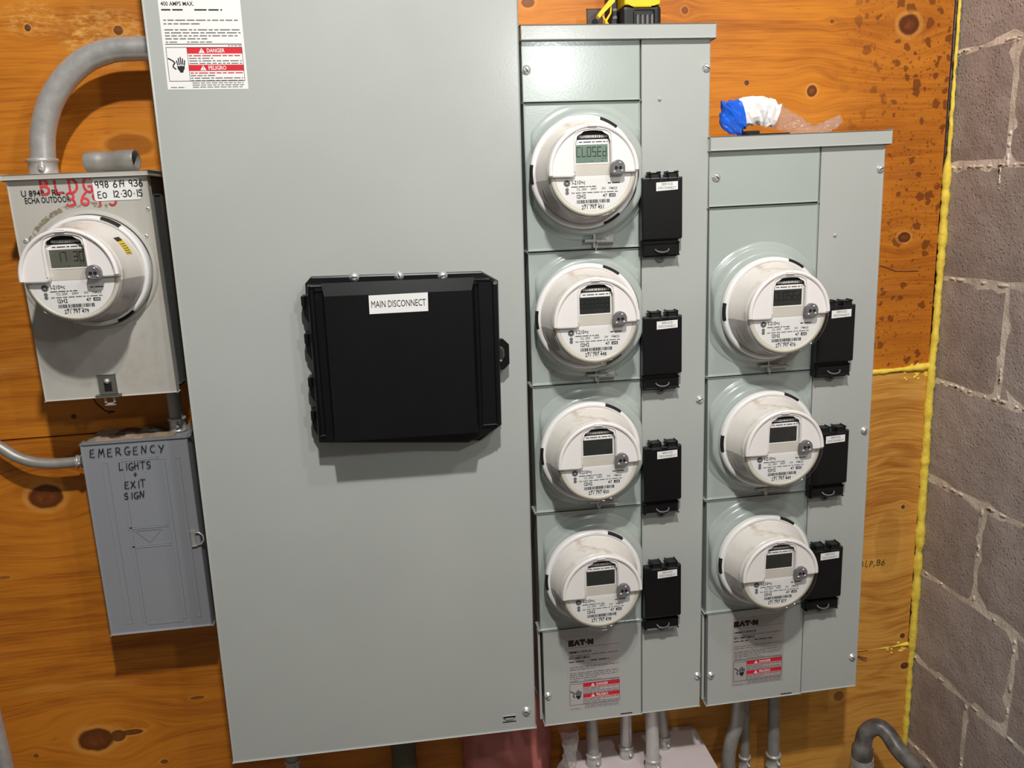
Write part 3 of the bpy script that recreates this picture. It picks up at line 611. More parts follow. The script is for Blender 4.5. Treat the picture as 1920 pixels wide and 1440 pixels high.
# ---------------------------------------------------------------- service disconnects
def make_disconnect(label):
    t = thing('service_disconnect', label, 'disconnect', group='black service disconnects on the meter stacks')
    W, H = 0.0335, 0.062
    MB().prism([(-W+0.001, H-0.004), (W-0.004, H-0.004), (W-0.004, -H+0.003), (W-0.008, -H), (-W+0.003, -H), (-W, -H+0.004)], 0, -0.013, 0, 0.002).build('base_plate', BLACKM, t)
    m = MB(); m.prism([(-W, H), (W-0.001, H), (W-0.001, -H+0.030), (W-0.003, -H+0.028), (-W, -H+0.028)], -0.011, -0.022, 0, 0.0022); m.box(-W+0.003, W-0.006, -0.012, -0.018, -H+0.004, -H+0.022, 0, 0.002)
    m.build('lid', BLACK, t)
    for sx_ in (-0.6, 0.25):
        MB().box(sx_*W, sx_*W+0.016, -0.006, -0.021, H-0.004, H+0.007, 0, 0.002).tube([(sx_*W-0.003, -0.014, H+0.002), (sx_*W+0.019, -0.014, H+0.002)], 0.0035, 10).build('hinge', BLACKM, t)
    g = MB(); pts = [(0.011*math.cos(a), -0.018-0.006*abs(math.sin(a)), -H+0.013-0.0045*math.sin(a)) for a in [k*PI/10 for k in range(11)]]; g.tube(pts, 0.0012, 8); g.build('finger_pull', PORT, t)
    tb = MB(); tb.lathe([(0.0075, -0.001), (0.0075, -0.004), (0.0035, -0.004), (0.0035, -0.001)], 0.002, -H-0.002, 20, 0, PI, 2*PI); tb.build('seal_ring', PORT, t)
    l = MB(); l.prism([(-0.0105, H-0.021), (0.0245, H-0.0195), (0.0245, H-0.007), (-0.0105, H-0.008)], -0.022, -0.0223, 0)
    for k, s in enumerate(('SERVICE', 'DISCONNECT')): l.text(s, 0.007, H-0.0125-k*0.0056, 0.0036, -0.0226, 1, False, 0.018 if k == 0 else 0.029, 'c')
    l.build('name_label', [WHITE, INKG], t)['label'] = 'small white label reading SERVICE DISCONNECT'
    return t
ordn = ['topmost', 'second', 'third', 'lowest']
dd = [(1244, 408, 's1'), (1242, 663, 's1'), (1241, 902, 's1'), (1242, 1122, 's1'), (1566, 641, 's2'), (1556, 872, 's2'), (1547, 1087, 's2')]
dl = ['black service disconnect at the top of the four-meter stack', 'black service disconnect second from the top on the four-meter stack', 'black service disconnect third from the top on the four-meter stack',
      'black service disconnect lowest on the four-meter stack', 'black service disconnect highest on the three-meter stack', 'black service disconnect in the middle of the three-meter stack', 'black service disconnect lowest on the three-meter stack']
proto = None
for i, (u, v, s) in enumerate(dd):
    if proto is None: proto = make_disconnect(dl[0]); o = proto
    else: o = copy_tree(proto); o['label'] = dl[i]
    p = at(u, v, -0.178); o.location = ((0.1885 if s == 's1' else 0.4900), -0.160, p.z)

# ---------------------------------------------------------------- electricity meters
R_ = 0.0668
def meter_face(parent, serial):
    m = MB(); R = R_; y = -0.0655
    m.disc(0, 0, 0.0585, y+0.0002, 0, 48)
    n = MB(); y2 = y-0.0004
    n.poly([(0.855*R*math.cos(a), 0.855*R*math.sin(a)) for a in [math.radians(185+ (355-185)*k/36) for k in range(37)]], y2, 0)
    f = y2-0.0003
    n.disc(-0.585*R, -0.235*R, 0.072*R, f, 1, 20); n.lathe([(0.056*R, f-0.0001), (0.052*R, f-0.0001)], -0.585*R, -0.235*R, 20, 0, smooth=False); n.text('GE', -0.585*R, -0.255*R, 0.038*R, f-0.0002, 0, True, 0.055*R, 'c')
    n.text('I-210+c', -0.47*R, -0.265*R, 0.085*R, f, 1, True, 0.29*R); n.greek(0.33*R, 0.60*R, -0.27*R, 0.04*R, f, 1, random.Random(1))
    n.greek(-0.49*R, 0.06*R, -0.325*R, 0.03*R, f, 1, random.Random(2))
    n.disc(-0.585*R, -0.37*R, 0.04*R, f, 2, 14); n.disc(-0.585*R, -0.44*R, 0.04*R, f, 2, 14)
    n.text('CL 200', -0.37*R, -0.395*R, 0.05*R, f, 2, True, 0.22*R); n.text('240V', -0.06*R, -0.395*R, 0.05*R, f, 2, True, 0.14*R); n.text('3W', 0.19*R, -0.395*R, 0.05*R, f, 2, True, 0.09*R); n.text('FM2S', 0.36*R, -0.395*R, 0.05*R, f, 2, True, 0.18*R)
    n.greek(-0.49*R, 0.55*R, -0.455*R, 0.035*R, f, 2, random.Random(3))
    n.text('I2H2', -0.37*R, -0.565*R, 0.085*R, f, 1, True, 0.20*R); n.text('47', 0.21*R, -0.555*R, 0.07*R, f, 1, True, 0.10*R)
    n.rect(0.355*R, 0.50*R, -0.555*R, -0.485*R, f, 1); n.text('AMI', 0.375*R, -0.545*R, 0.045*R, f-0.0002, 0, True, 0.105*R)
    x = -0.37*R; rr = random.Random(9)
    while x < 0.34*R: w_ = rr.choice((0.008, 0.014, 0.022))*R; n.rect(x, x+w_, -0.675*R, -0.60*R, f, 1); x += w_+rr.choice((0.008, 0.014))*R
    n.greek(-0.22*R, 0.15*R, -0.71*R, 0.028*R, f, 2, random.Random(4)); n.text(serial, -0.02*R, -0.80*R, 0.085*R, f, 1, True, 0.50*R, 'c')
    return m, n
def make_meter(label, serial, lcdmat, txt):
    t = thing('electricity_meter', label, 'electricity meter', group='round white electricity meters')
    R = R_
    MB().lathe([(0.0720, -0.004), (0.0830, 0.0), (0.0838, -0.004), (0.0838, -0.0125), (0.0815, -0.0150), (0.0775, -0.0150), (0.0755, -0.0125)], n=72).build('sealing_ring', MRING, t)
    for a in (62, 180, 300):
        MB().lathe([(0.0842, -0.0095), (0.0842, -0.0152), (0.0800, -0.0155)], 0, 0, 8, 0, math.radians(a-10), math.radians(a+10)).build('ring_slot', DARKP, t)
    MB().lathe([(0.0760, -0.008), (0.0760, -0.0165), (0.0745, -0.018), (0.0735, -0.024), (0.0715, -0.0255), (0.0705, -0.040), (0.0690, -0.0415), (0.0672, -0.060), (0.0655, -0.0640), (0.060, -0.0650), (0, -0.0650)], n=72, a0=math.radians(-8), a1=math.radians(188)).build('housing', MHOUSE, t)
    MB().lathe([(0.0760, -0.008), (0.0760, -0.0165), (0.0745, -0.018), (0.0735, -0.024), (0.0715, -0.0255), (0.0705, -0.040), (0.0690, -0.0415), (0.0672, -0.060), (0.0655, -0.0640), (0.060, -0.0650), (0, -0.0650)], n=72, a0=math.radians(188), a1=math.radians(352)).build('smoky_shell', MSMOKE, t)
    MB().lathe([(0.0640, -0.0648), (0.0640, -0.0664), (0.0575, -0.0662), (0.0572, -0.0650)], n=64).build('inner_ring', MCREAM, t)
    mf, n = meter_face(t, serial); n.build('nameplate', [MPLATE, INK, INKG], t)
    # display well behind the window of the hood
    d = MB(); y = -0.0662
    d.rect(-0.42*R, 0.40*R, -0.085*R, 0.87*R, y, 1)
    d.poly([(-0.39*R, 0.60*R)]+[(0.37*R, 0.60*R)]+[(-0.01*R+0.38*R*math.cos(a), 0.72*R+0.13*R*math.sin(a)) for a in [k*PI/10 for k in range(11)]], y-0.0003, 3)
    d.rect(-0.40*R, 0.38*R, 0.575*R, 0.665*R, y-0.0005, 2); d.greek(-0.30*R, 0.34*R, 0.605*R, 0.035*R, y-0.0007, 3, random.Random(8))
    x = -0.30*R; rr = random.Random(6)
    while x < 0.33*R: w_ = rr.choice((0.01, 0.018))*R; d.rect(x, x+w_, 0.70*R, 0.755*R, y-0.0007, 2); x += w_+0.014*R
    d.rect(-0.39*R, 0.36*R, 0.15*R, 0.585*R, y-0.0004, 2); d.rect(-0.375*R, 0.335*R, 0.185*R, 0.56*R, y-0.0008, 0)
    if txt: sevenseg(d, txt, -0.35*R, 0.315*R, 0.075*R, 0.19*R, y-0.0011, 0.014*R, 4)
    for a, b in ((-0.02, 0.215), (0.21, 0.215), (0.22, 0.27), (0.28, 0.275)): d.disc(a*R, b*R, 0.012*R, y-0.0011, 4, 6)
    d.build('display', [lcdmat, MBEIGE, MPLATE, DARKP, LCDI], t)
    # white hood: outer arc, stepped underside, arched window cut in from below
    o = [(0.985*R*math.cos(a), 0.985*R*math.sin(a)) for a in [math.radians(-3+(189)*k/40) for k in range(41)]]
    lb = -0.115*R; win = []
    win += [(-0.50*R, lb)]+[(-0.50*R+0.10*R*math.sin(a), lb+0.10*R*(1-math.cos(a))) for a in (PI/6, PI/3, PI/2)]
    win += [(-0.40*R, 0.62*R)]+[(-0.01*R-0.39*R*math.cos(a), 0.68*R+0.17*R*math.sin(a)**0.7) for a in [k*PI/12 for k in range(0, 13)]]+[(0.38*R, 0.62*R)]
    win += [(0.38*R, 0.04*R), (0.40*R, -0.04*R), (0.44*R, -0.055*R)]
    MB().prism(o+win, -0.0640, -0.0730, 0, 0.0022, 2).build('hood', MHOOD, t)
    rim = MB(); pts = [(0.955*R*math.cos(a), -0.0722, 0.955*R*math.sin(a)) for a in [math.radians(0+(184)*k/48) for k in range(49)]]
    rim.tube(pts, 0.0036, 8); rim.box(-0.008, 0.004, -0.072, -0.0765, 0.93*R, 0.97*R, 0, 0.0005)
    wl = [(x_, -0.0732, z_) for x_, z_ in [(-0.43*R, 0.0)]+[(-0.43*R, 0.62*R)]+[(-0.01*R-0.42*R*math.cos(a), 0.70*R+0.19*R*math.sin(a)**0.7) for a in [k*PI/10 for k in range(1, 10)]]+[(0.41*R, 0.62*R), (0.41*R, 0.10*R)]]
    rim.tube(wl, 0.0012, 6); rim.build('hood_rim', MHOOD, t)
    # optical port
    p = MB(); px, pz, pr = 0.52*R, 0.065*R, 0.155*R
    p.prism([(px+pr*math.cos(a), pz+pr*math.sin(a)) for a in [k*PI/14 for k in range(15)]]+[(px-pr, pz-0.8*pr), (px-0.7*pr, pz-pr), (px+0.7*pr, pz-pr), (px+pr, pz-0.8*pr)], -0.070, -0.0785, 0, 0.001)
    for a, b in ((-0.3, -0.1), (0.3, -0.1)): p.disc(px+a*pr, pz+b*pr, 0.24*pr, -0.0788, 1, 14)
    for a, b in ((0.25, 0.55), (-0.55, -0.62), (0.55, -0.55)): p.lathe([(0.17*pr, -0.0785), (0.13*pr, -0.0795), (0, -0.0797)], px+a*pr, pz+b*pr, 12, 2)
    p.build('optical_port', [PORT, DARKP, CHROME], t)
    # clear plastic front below the hood
    g = MB(); g.lathe([(0.0675, -0.056), (0.0683, -0.066), (0.0672, -0.0705), (0.0650, -0.0712), (0.0632, -0.0700), (0.0625, -0.0690)], n=64, a0=math.radians(175), a1=math.radians(365))
    g.poly([(0.0627*math.cos(a), 0.0627*math.sin(a)) for a in [math.radians(186+168*k/40) for k in range(41)]], -0.0692, 0)
    g.box(-0.006, 0.006, -0.069, -0.0718, -0.0672, -0.0630, 0, 0.0004); g.build('clear_cover', GLASS, t)
    return t
mspec = [((0.0625, -0.178, 1.5061), '271 797 451', LCDG, 'CLOSEd', 'round white meter with green CLOSED display, top of the four-meter stack'),
 ((0.0625, -0.178, 1.2855), '271 797 448', LCDD, '888888', 'round white meter numbered 271 797 448, second in the four-meter stack'),
 ((0.0625, -0.178, 1.0615), '271 797 450', LCDD, '', 'round white meter numbered 271 797 450, third in the four-meter stack'),
 ((0.0625, -0.178, 0.8382), '271 797 478', LCDD, '', 'round white meter numbered 271 797 478, lowest in the four-meter stack'),
 ((0.3700, -0.178, 1.2788), '271 797 476', LCDD, 'CLOSEd', 'round white meter highest on the shorter three-meter stack'),
 ((0.3700, -0.178, 1.0560), '271 797 449', LCDD, '', 'round white meter numbered 271 797 449, middle of the three-meter stack'),
 ((0.3700, -0.178, 0.8339), '271 797 477', LCDD, '', 'round white meter numbered 271 797 477, lowest on the three-meter stack'),
 ((-0.6800, -0.1265, 1.3945), '271 797 479', LCDO, ' 17 30', 'round white meter on the old warm grey meter box, with yellow caution sticker')]
first = None
for loc, serial, lm, txt, lab in mspec:
    if first is None:
        first = make_meter(lab, serial, lm, txt); o = first
    else:
        o = make_meter(lab, serial, lm, txt)
        for c in o.children:       # share the mesh data of the parts that are alike
            if c.name.split('.')[0] in ('sealing_ring', 'housing', 'smoky_shell', 'inner_ring', 'hood', 'hood_rim', 'optical_port', 'clear_cover', 'ring_slot'):
                if c.name.split('.')[0] == 'ring_slot': continue
                src = [q for q in first.children if q.name.split('.')[0] == c.name.split('.')[0]][0]; old = c.data; c.data = src.data; bpy.data.meshes.remove(old)
    o.location = loc
    if loc[0] < -0.5: o.scale = (0.98, 1.42, 0.98); left_meter = o
st = MB(); a0 = math.radians(22)
for k in range(8):
    A = [math.radians(20+3*(k)), math.radians(20+3*(k+1))]
    vs_ = [(0.0722*math.cos(a), -0.0255, 0.0722*math.sin(a)) for a in A]+[(0.0707*math.cos(a), -0.040, 0.0707*math.sin(a)) for a in A]
    st.add([vs_[0], vs_[1], vs_[3], vs_[2]], [(0, 1, 2, 3)], 1 if k >= 6 else 0)
    if k in (0, 1, 2, 3, 4):
        a = math.radians(20+3*k+1.5); b = a+0.010
        st.add([(0.0724*math.cos(a), -0.027, 0.0724*math.sin(a)), (0.0724*math.cos(b), -0.027, 0.0724*math.sin(b)), (0.0711*math.cos(b), -0.039, 0.0711*math.sin(b)), (0.0711*math.cos(a), -0.039, 0.0711*math.sin(a))], [(0, 1, 2, 3)], 1)
st.build('caution_sticker', [YELP, INK], left_meter)['label'] = 'yellow and black caution sticker'

# ---------------------------------------------------------------- old meter box on the left
mb_ = thing('meter_box', 'old warm grey meter box with red marker writing, left of the tall cabinet', 'meter box', (-0.7833, 0, 1.1984-0.0000), 0.0)
YB = -0.1263; BW = 0.1955; BH = 1.532-1.1984
MB().box(0.003, BW-0.004, -0.0005, YB+0.010, 0.003, BH-0.004, 0, 0.0015).build('enclosure', plain('aged_grey_steel', srgb(120, 116, 108), 0.6), mb_)
MB().box(0, BW, YB+0.012, YB, 0, BH-0.0025, 0, 0.002, 2).build('front_cover', OLDGREY, mb_)
MB().box(-0.004, BW+0.004, -0.0005, YB-0.008, BH-0.0018, BH+0.0055, 0, 0.0015, 2).build('top_cap', OLDGREY, mb_)
MB().box(BW-0.006, BW+0.001, YB+0.05, YB+0.018, 0.01, BH-0.03, 0, 0.001).build('side_rail', GREY_IN, mb_)
lm_ = local(mb_, Vector((-0.6800, 0, 1.3945)))
MB().lathe([(0.0900, YB+0.0005), (0.0885, YB-0.002), (0.0865, YB-0.0035), (0.0835, YB-0.0035)], lm_.x, lm_.z, 72).build('socket_collar', OLDGREY, mb_)
dr = MB(); rd = random.Random(2)
def dirt_mat():
    m = Mat('dirt_streak'); o = m.tc.outputs['Object']; n = m.noise(o, 160, 5, 0.7).step(0.42, 0.6)
    m.color(srgb(140, 126, 100)); m.set(rough=0.9, alpha=n*0.8); return m.m
dr.lathe([(0.101, YB-0.0004), (0.0940, YB-0.0006)], lm_.x, lm_.z, 40, 0, math.radians(72), math.radians(160)); dr.build('grime', dirt_mat(), mb_)
for p in ((48, 451.7), (273.6, 442.8), (277, 392)):
    a, b = lxz(mb_, *p, YB); MB().lathe([(0.0038, 0), (0.003, -0.0014), (0.0012, -0.0014)], n=12).build('rivet', CHROME, mb_).location = (a, YB, b)
# writing
wm = MB(); f = YB-0.0006
a, b = lxz(mb_, 76, 363, YB)
X, Z = lxz(mb_, 77, 364, YB); hand(wm, 'BLDG', X, Z, 0.0200, f, 0.0032, 0, adv=1.16, jit=0.04, r=random.Random(1))
X, Z = lxz(mb_, 127, 386, YB); hand(wm, '36', X, Z, 0.019, f, 0.0030, 0, adv=1.2, jit=0.04, r=random.Random(4))
X, Z = lxz(mb_, 176, 386, YB); hand(wm, '95', X, Z, 0.020, f, 0.0030, 0, adv=1.25, jit=0.04, r=random.Random(4))
wm.build('red_marker_writing', REDM, mb_)
wm = MB(); X, Z = lxz(mb_, 41, 369, YB); wm.text('U 8949 - RL -', X, Z, 0.0085, f-0.0002, 0, True, 0.060); X, Z = lxz(mb_, 48, 382, YB); wm.text('ECHA OUTDOOR', X, Z, 0.0085, f-0.0002, 0, True, 0.063)
wm.build('stencilled_writing', INK, mb_)
P = [lxz(mb_, *p, YB) for p in ((178, 377), (266, 374), (260, 333), (173, 336))]; st = MB()
cxs = sum(p[0] for p in P)/4; czs = sum(p[1] for p in P)/4; hw = (P[1][0]-P[0][0]+P[2][0]-P[3][0])/4; hh = (P[3][1]-P[0][1]+P[2][1]-P[1][1])/4
rc = 0.003; st.prism([(cxs+sx_*(hw-rc)+rc*math.cos(a), czs+sz_*(hh-rc)+rc*math.sin(a)) for sx_, sz_, q0 in ((1, 1, 0), (-1, 1, 90), (-1, -1, 180), (1, -1, 270)) for a in [math.radians(q0+k*30) for k in range(4)]], YB-0.0006, YB-0.0010, 0)
hand(st, '998 614 936', cxs-hw*0.90, czs+hh*0.22, 0.0090, YB-0.0013, 0.0014, 1, adv=0.90, jit=0.05); hand(st, 'EO', cxs-hw*0.86, czs-hh*0.75, 0.0093, YB-0.0013, 0.0013, 1, adv=0.95)
hand(st, '12.30.15', cxs-hw*0.22, czs-hh*0.72, 0.0094, YB-0.0013, 0.0014, 1, adv=0.90, jit=0.04)
st.build('number_sticker', [WHITE, INK], mb_)['label'] = 'white sticker handwritten 998 614 936 EO 12.30.15'
X, Z = lxz(mb_, 205, 735, YB); h = MB(); h.box(X-0.013, X+0.013, YB, YB-0.003, Z-0.002, Z+0.028, 0, 0.0008); h.box(X-0.005, X+0.006, YB-0.003, YB-0.0036, Z+0.002, Z+0.017, 1); h.lathe([(0.0045, YB-0.003), (0.003, YB-0.0065), (0, YB-0.007)], X, Z+0.018, 12, 2)
h.box(X-0.017, X+0.018, YB, YB-0.012, Z-0.006, Z-0.003, 0, 0.0006)
for a0_, a1_, b0_, b1_ in ((-0.007, 0.009, -0.020, -0.016), (-0.007, -0.004, -0.018, -0.004), (0.006, 0.009, -0.018, -0.004), (-0.007, 0.009, -0.007, -0.004)): h.box(X+a0_, X+a1_, YB-0.004, YB-0.006, Z+b0_, Z+b1_, 2)
h.build('hasp', [plain('dull_latch_steel', srgb(120, 118, 112), 0.45, 0.5), DARKP, GALV], mb_)

a_, b_ = lxz(mb_, 191, 752, -0.06); w_ = MB(); w_.tube([(a_, -0.10, 0.0), (a_-0.001, -0.08, -0.02), (a_+0.0, -0.05, -0.04), (a_+0.006, -0.03, -0.046), (a_-0.006, -0.025, -0.05)], 0.0012, 6); w_.build('seal_wire', plain('dark_wire', srgb(50, 30, 18), 0.6), mb_)

# ---------------------------------------------------------------- blue-grey panel with handwriting
YG = -0.0927; aG = 0.00605
pn = thing('breaker_panel', 'blue-grey breaker box with handwritten EMERGENCY LIGHTS + EXIT SIGN', 'breaker box', (-0.7642+aG*0.7714, 0, 0.7714+aG*0.7642), aG)
PW, PH = 0.166, 0.3395
MB().box(0.002, PW-0.002, -0.0005, YG+0.012, 0.002, PH-0.001, 0, 0.0015).build('enclosure', BLUEGREY, pn)
MB().box(0, PW, YG+0.015, YG, 0, PH, 0, 0.003, 3).build('door', BLUEGREY, pn)
e = MB(); y = YG-0.0006
def emb(x0, x1, z0, z1): e.box(x0, x1, YG+0.001, y, z0, z1, 0, 0.0006)
for fx, fw in ((0.17, 0.05), (0.33, 0.028), (0.72, 0.04), (0.86, 0.04)): emb(PW*fx, PW*(fx+fw), PH*0.055, PH*0.90)
emb(PW*0.36, PW*0.70, PH*0.905, PH*0.915); emb(PW*0.38, PW*0.72, PH*0.038, PH*0.045); emb(PW*0.32, PW*0.70, PH*0.555, PH*0.565); emb(PW*0.32, PW*0.70, PH*0.455, PH*0.465)
e.ribbon([(PW*0.38, PH*0.545), (PW*0.51, PH*0.48), (PW*0.64, PH*0.545), (PW*0.38, PH*0.545)], 0.0018, y-0.0004)
e.build('door_embossing', BLUEGREY, pn)
wr_ = MB(); f = YG-0.0022
for s, u, v, hpx, adv in (('EMERGENCY', 169, 857, 13.0, 1.22), ('LIGHTS', 224, 881, 11.5, 0.98), ('+', 251, 893, 8.5, 1), ('EXIT', 234, 915, 12, 1.0), ('SIGN', 234, 935, 11, 1.05)):
    X, Z = lxz(pn, u, v, YG); hand(wr_, s, X, Z, hpx*0.00100, f, 0.0014, 0, adv=adv*0.99, jit=0.06, r=random.Random(len(s)), lean=0.08)
wr_.build('marker_writing', INK, pn)
X, Z = lxz(pn, 376, 1006, YG+0.004); rg = MB(); rg.box(X-0.013, X-0.006, YG+0.004, YG-0.004, Z-0.013, Z+0.013, 0, 0.001)
rg.tube([(X-0.008, YG-0.003, Z+0.010), (X+0.000, YG-0.004, Z+0.011), (X+0.006, YG-0.004, Z+0.005), (X+0.007, YG-0.004, Z-0.003), (X+0.002, YG-0.004, Z-0.010), (X-0.007, YG-0.003, Z-0.012)], 0.0014, 8).build('ring_pull', GALV, pn)
du = MB(); rdu = random.Random(3); gx = 14; gy = 7; vs_ = []
for j in range(gy+1):
    for i in range(gx+1): vs_.append((0.004+(PW-0.03)*i/gx, -0.003-(0.078)*j/gy, PH+0.0003+(0.0 if i in (0, gx) or j in (0, gy) else rdu.uniform(0.0, 0.003))))
du.add(vs_, [(j*(gx+1)+i, j*(gx+1)+i+1, (j+1)*(gx+1)+i+1, (j+1)*(gx+1)+i) for j in range(gy) for i in range(gx)], 0, True); du.build('dust_layer', DUST, pn)
# scraps lying on it
scraps = [((238, 806), 0.017, RUST, 'small rust brown scrap lying on top of the blue-grey breaker box'), ((290, 799), 0.013, plain('green_grey_scrap', srgb(98, 108, 98), 0.7), 'small green-grey scrap on the breaker box beside the conduit')]
for (u, v), s, mt, lb in scraps:
    p = at(u, v, -0.05); m = MB(); m.prism([(-s, -0.0), (-s*0.3, 0.004), (s*0.5, 0.003), (s*1.1, 0.0), (s*0.4, -0.001)], -s*0.7, s*0.8, 0, 0.0006)
    o = m.build('debris_scrap', mt); o.location = (p.x, -0.045, 0.7714+aG*0.7642+PH-aG*(p.x+0.76)+0.0042); tag(o, lb, 'debris', 'scraps on the breaker box')

# ---------------------------------------------------------------- conduits
def smooth_path(P, n=8):
    out = []
    for i in range(len(P)-1):
        p0 = P[max(i-1, 0)]; p1 = P[i]; p2 = P[i+1]; p3 = P[min(i+2, len(P)-1)]
        for k in range(n):
            t = k/n; out.append(0.5*((2*p1)+(p2-p0)*t+(2*p0-5*p1+4*p2-p3)*t*t+(3*p1-p0-3*p2+p3)*t*t*t))
    out.append(P[-1]); return out
def connector(root, p, r, d=Vector((0, 0, 1)), L=0.026, mat=GALV):
    d = d.normalized(); a = p-d*L/2
    m = MB(); rr = [r*1.22, r*1.3, r*1.3, r*1.15, r*1.15, r*1.3, r*1.3, r*1.18]; tt = [0, 0.04, 0.12, 0.16, 0.8, 0.84, 0.96, 1.0]
    m.tube([a+d*L*t for t in tt], rr, 20); o = m.build('connector', mat, root)
    s = MB(); s.lathe([(r*0.26, 0.0), (r*0.26, -0.006), (r*0.1, -0.0065), (0, -0.0065)], n=10); q = s.build('set_screw', CHROME, root); q.location = p+Vector((r*0.35, -r*1.08, 0)); return o
def conduit(label, pts, r, mat=GALV, con=(), name='conduit', group=None, cat='conduit', n=10):
    P = [Vector(p) for p in pts]; t = thing(name, label, cat, P[0], group=group); Q = [p-P[0] for p in (smooth_path(P, n) if len(P) > 2 else P)]
    MB().tube(Q, r, 24).build('tube', mat, t)
    for c in con:
        p, d = c[0], c[1]; connector(t, Vector(p)-P[0], r, Vector(d), *(c[2:]))
    return t
Y = -0.062
ztop = 1.5375
base = Vector((at(82, 318, Y).x, Y, ztop))
path = [base, at(80, 280, Y), at(82, 240, Y), at(95, 192, Y), at(122, 148, Y), at(160, 113, Y), at(205, 95, Y), at(245, 91, Y), at(285, 91, Y)]
conduit('thick bent conduit from the top of the old meter box into the tall cabinet', path, 0.0178, con=[(tuple(base+Vector((0, 0, 0.012))), (0, 0, 1), 0.028)])
conduit('thin grey conduit curving in from the left edge to the breaker box', [at(-60, 800, -0.045), at(0, 838, -0.045), at(32, 857, -0.045), at(66, 867, -0.045), at(105, 869, -0.045), at(152, 865, -0.045)], 0.0088, GALVD, con=[(tuple(at(150, 865, -0.045)), (1, 0, 0.03), 0.008)])
p1 = at(326, 745, -0.045); p2 = at(332, 812, -0.045); ztp = 0.7714+aG*0.7642+PH-aG*0.13
conduit('short upright conduit joining the old meter box to the breaker box', [(p1.x, -0.045, 1.1984), (p1.x, -0.045, ztp)], 0.0115, GALVD, con=[((p1.x, -0.045, ztp+0.012), (0, 0, 1), 0.024)])
# loose pipe nipple lying on the meter box
pa, pb = at(163, 296, -0.06), at(255, 303, -0.075); pz = ztop+0.0175
t = thing('pipe_nipple', 'short loose grey pipe lying on top of the old meter box', 'pipe', (pa.x, -0.06, pz+0.001))
d = Vector((pb.x-pa.x, -0.012, 0)); m = MB(); L = d.length; u_ = d.normalized(); prof = [(0, 0.0150), (0.03, 0.0158), (0.3, 0.0158), (0.32, 0.0150), (0.62, 0.0150), (0.64, 0.0158), (0.97, 0.0160), (1.0, 0.0153)]
m.tube([u_*L*a for a, b in prof], [b for a, b in prof], 24, caps=False, up=Vector((0, 0, 1))); m.tube([u_*L*a for a in (1.0, 0.5, 0.0)], [0.0135, 0.0132, 0.0135], 24, caps=False, up=Vector((0, 0, 1)))
for e_, s_ in ((0.0, 1), (1.0, 1)):
    a = u_*L*e_; m.tube([a, a+u_*1e-5], [0.0153, 0.0134], 24, caps=False, up=Vector((0, 0, 1)))
m.build('barrel', GALVD, t)

# bottom conduits under the stacks
ZT = 0.381
def vert(u0, v0, u1, v1, y, r, label, mat=GALV, ztop_=0.5435, zend=None, con=True, cz=0.0):
    a = at(u0, v0, y); b = at(u1, v1, y); sl = (b.x-a.x)/(b.z-a.z) if abs(b.z-a.z) > 1e-4 else 0
    ze = ZT if zend is None else zend; A = Vector((a.x+(ztop_-a.z)*sl, y, ztop_)); B = Vector((a.x+(ze-a.z)*sl, y, ze))
    return conduit(label, [A, B], r, mat, con=[((B.x, y, B.z+0.013+cz), (0, 0, 1), 0.026)] if con else [], group='conduits below the meter stacks')
vert(1109, 1360, 1112, 1410, -0.078, 0.0122, 'dull conduit under the four-meter stack, leftmost of its four', GALVD)
vert(1173.5, 1345, 1174, 1400, -0.067, 0.0118, 'bright conduit under the four-meter stack, second from the left')
vert(1222, 1340, 1224, 1425, -0.113, 0.0128, 'thick bright conduit under the right half of the four-meter stack')
vert(1241, 1345, 1244, 1385, -0.056, 0.0105, 'dull conduit half hidden behind the thick bright one', GALVD)
vert(1397, 1322, 1396, 1420, -0.045, 0.0098, 'slim upright conduit under the three-meter stack, beside the bent one', GALVD, zend=0.0, con=False, ztop_=0.5405)
vert(1451, 1315, 1450, 1410, -0.07, 0.0120, 'upright conduit under the three-meter stack, rightmost of its three', GALVD, zend=0.0, con=False, ztop_=0.5405)
for (u, v, y, nm) in ((1396, 1428, -0.045, 0), (1450, 1420, -0.07, 1)):
    pass
a = at(1386, 1318, -0.085); b = at(1383, 1350, -0.085); c = at(1372, 1385, -0.085); d = at(1366, 1420, -0.085); e_ = at(1366, 1470, -0.085)
conduit('bent conduit under the three-meter stack, leftmost of its three', [(a.x, -0.085, 0.5405), b, c, d, e_, (e_.x, -0.085, 0.0)], 0.0135, GALVD, group='conduits below the meter stacks', n=6)
for o in list(C.objects):
    if o.name.startswith('conduit') and o.get('label', '').startswith(('slim upright', 'upright conduit under')):
        uu, vv, yy, r_ = (1396, 1428, -0.045, 0.0098) if 'slim' in o['label'] else (1450, 1424, -0.07, 0.012)
        p = at(uu, vv, yy); connector(o, Vector((p.x, yy, p.z))-o.location, r_, Vector((0, 0, 1)), 0.03)
pt = at(548, 1418, -0.10)
conduit('short conduit stub under the bottom edge of the tall cabinet', [(pt.x, -0.10, 0.571), (pt.x, -0.10, 0.0)], 0.0112, GALVD, con=[((pt.x, -0.10, at(550, 1432, -0.10).z), (0, 0, 1), 0.02)])
pt = at(757, 1410, -0.03)
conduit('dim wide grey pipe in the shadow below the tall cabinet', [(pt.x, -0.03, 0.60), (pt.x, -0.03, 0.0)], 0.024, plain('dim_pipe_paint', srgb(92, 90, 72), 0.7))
pa, pb = at(-22, 1300, -0.05), at(12, 1440, -0.05); dd_ = pb-pa
conduit('grey pipe crossing the bottom left corner of the view', [pa, pa+dd_*0.5, pa+dd_*1.05, Vector((pa.x+dd_.x*1.3, -0.05, 0.2)), Vector((pa.x+dd_.x*1.3, -0.05, 0.0))], 0.012, GALV)
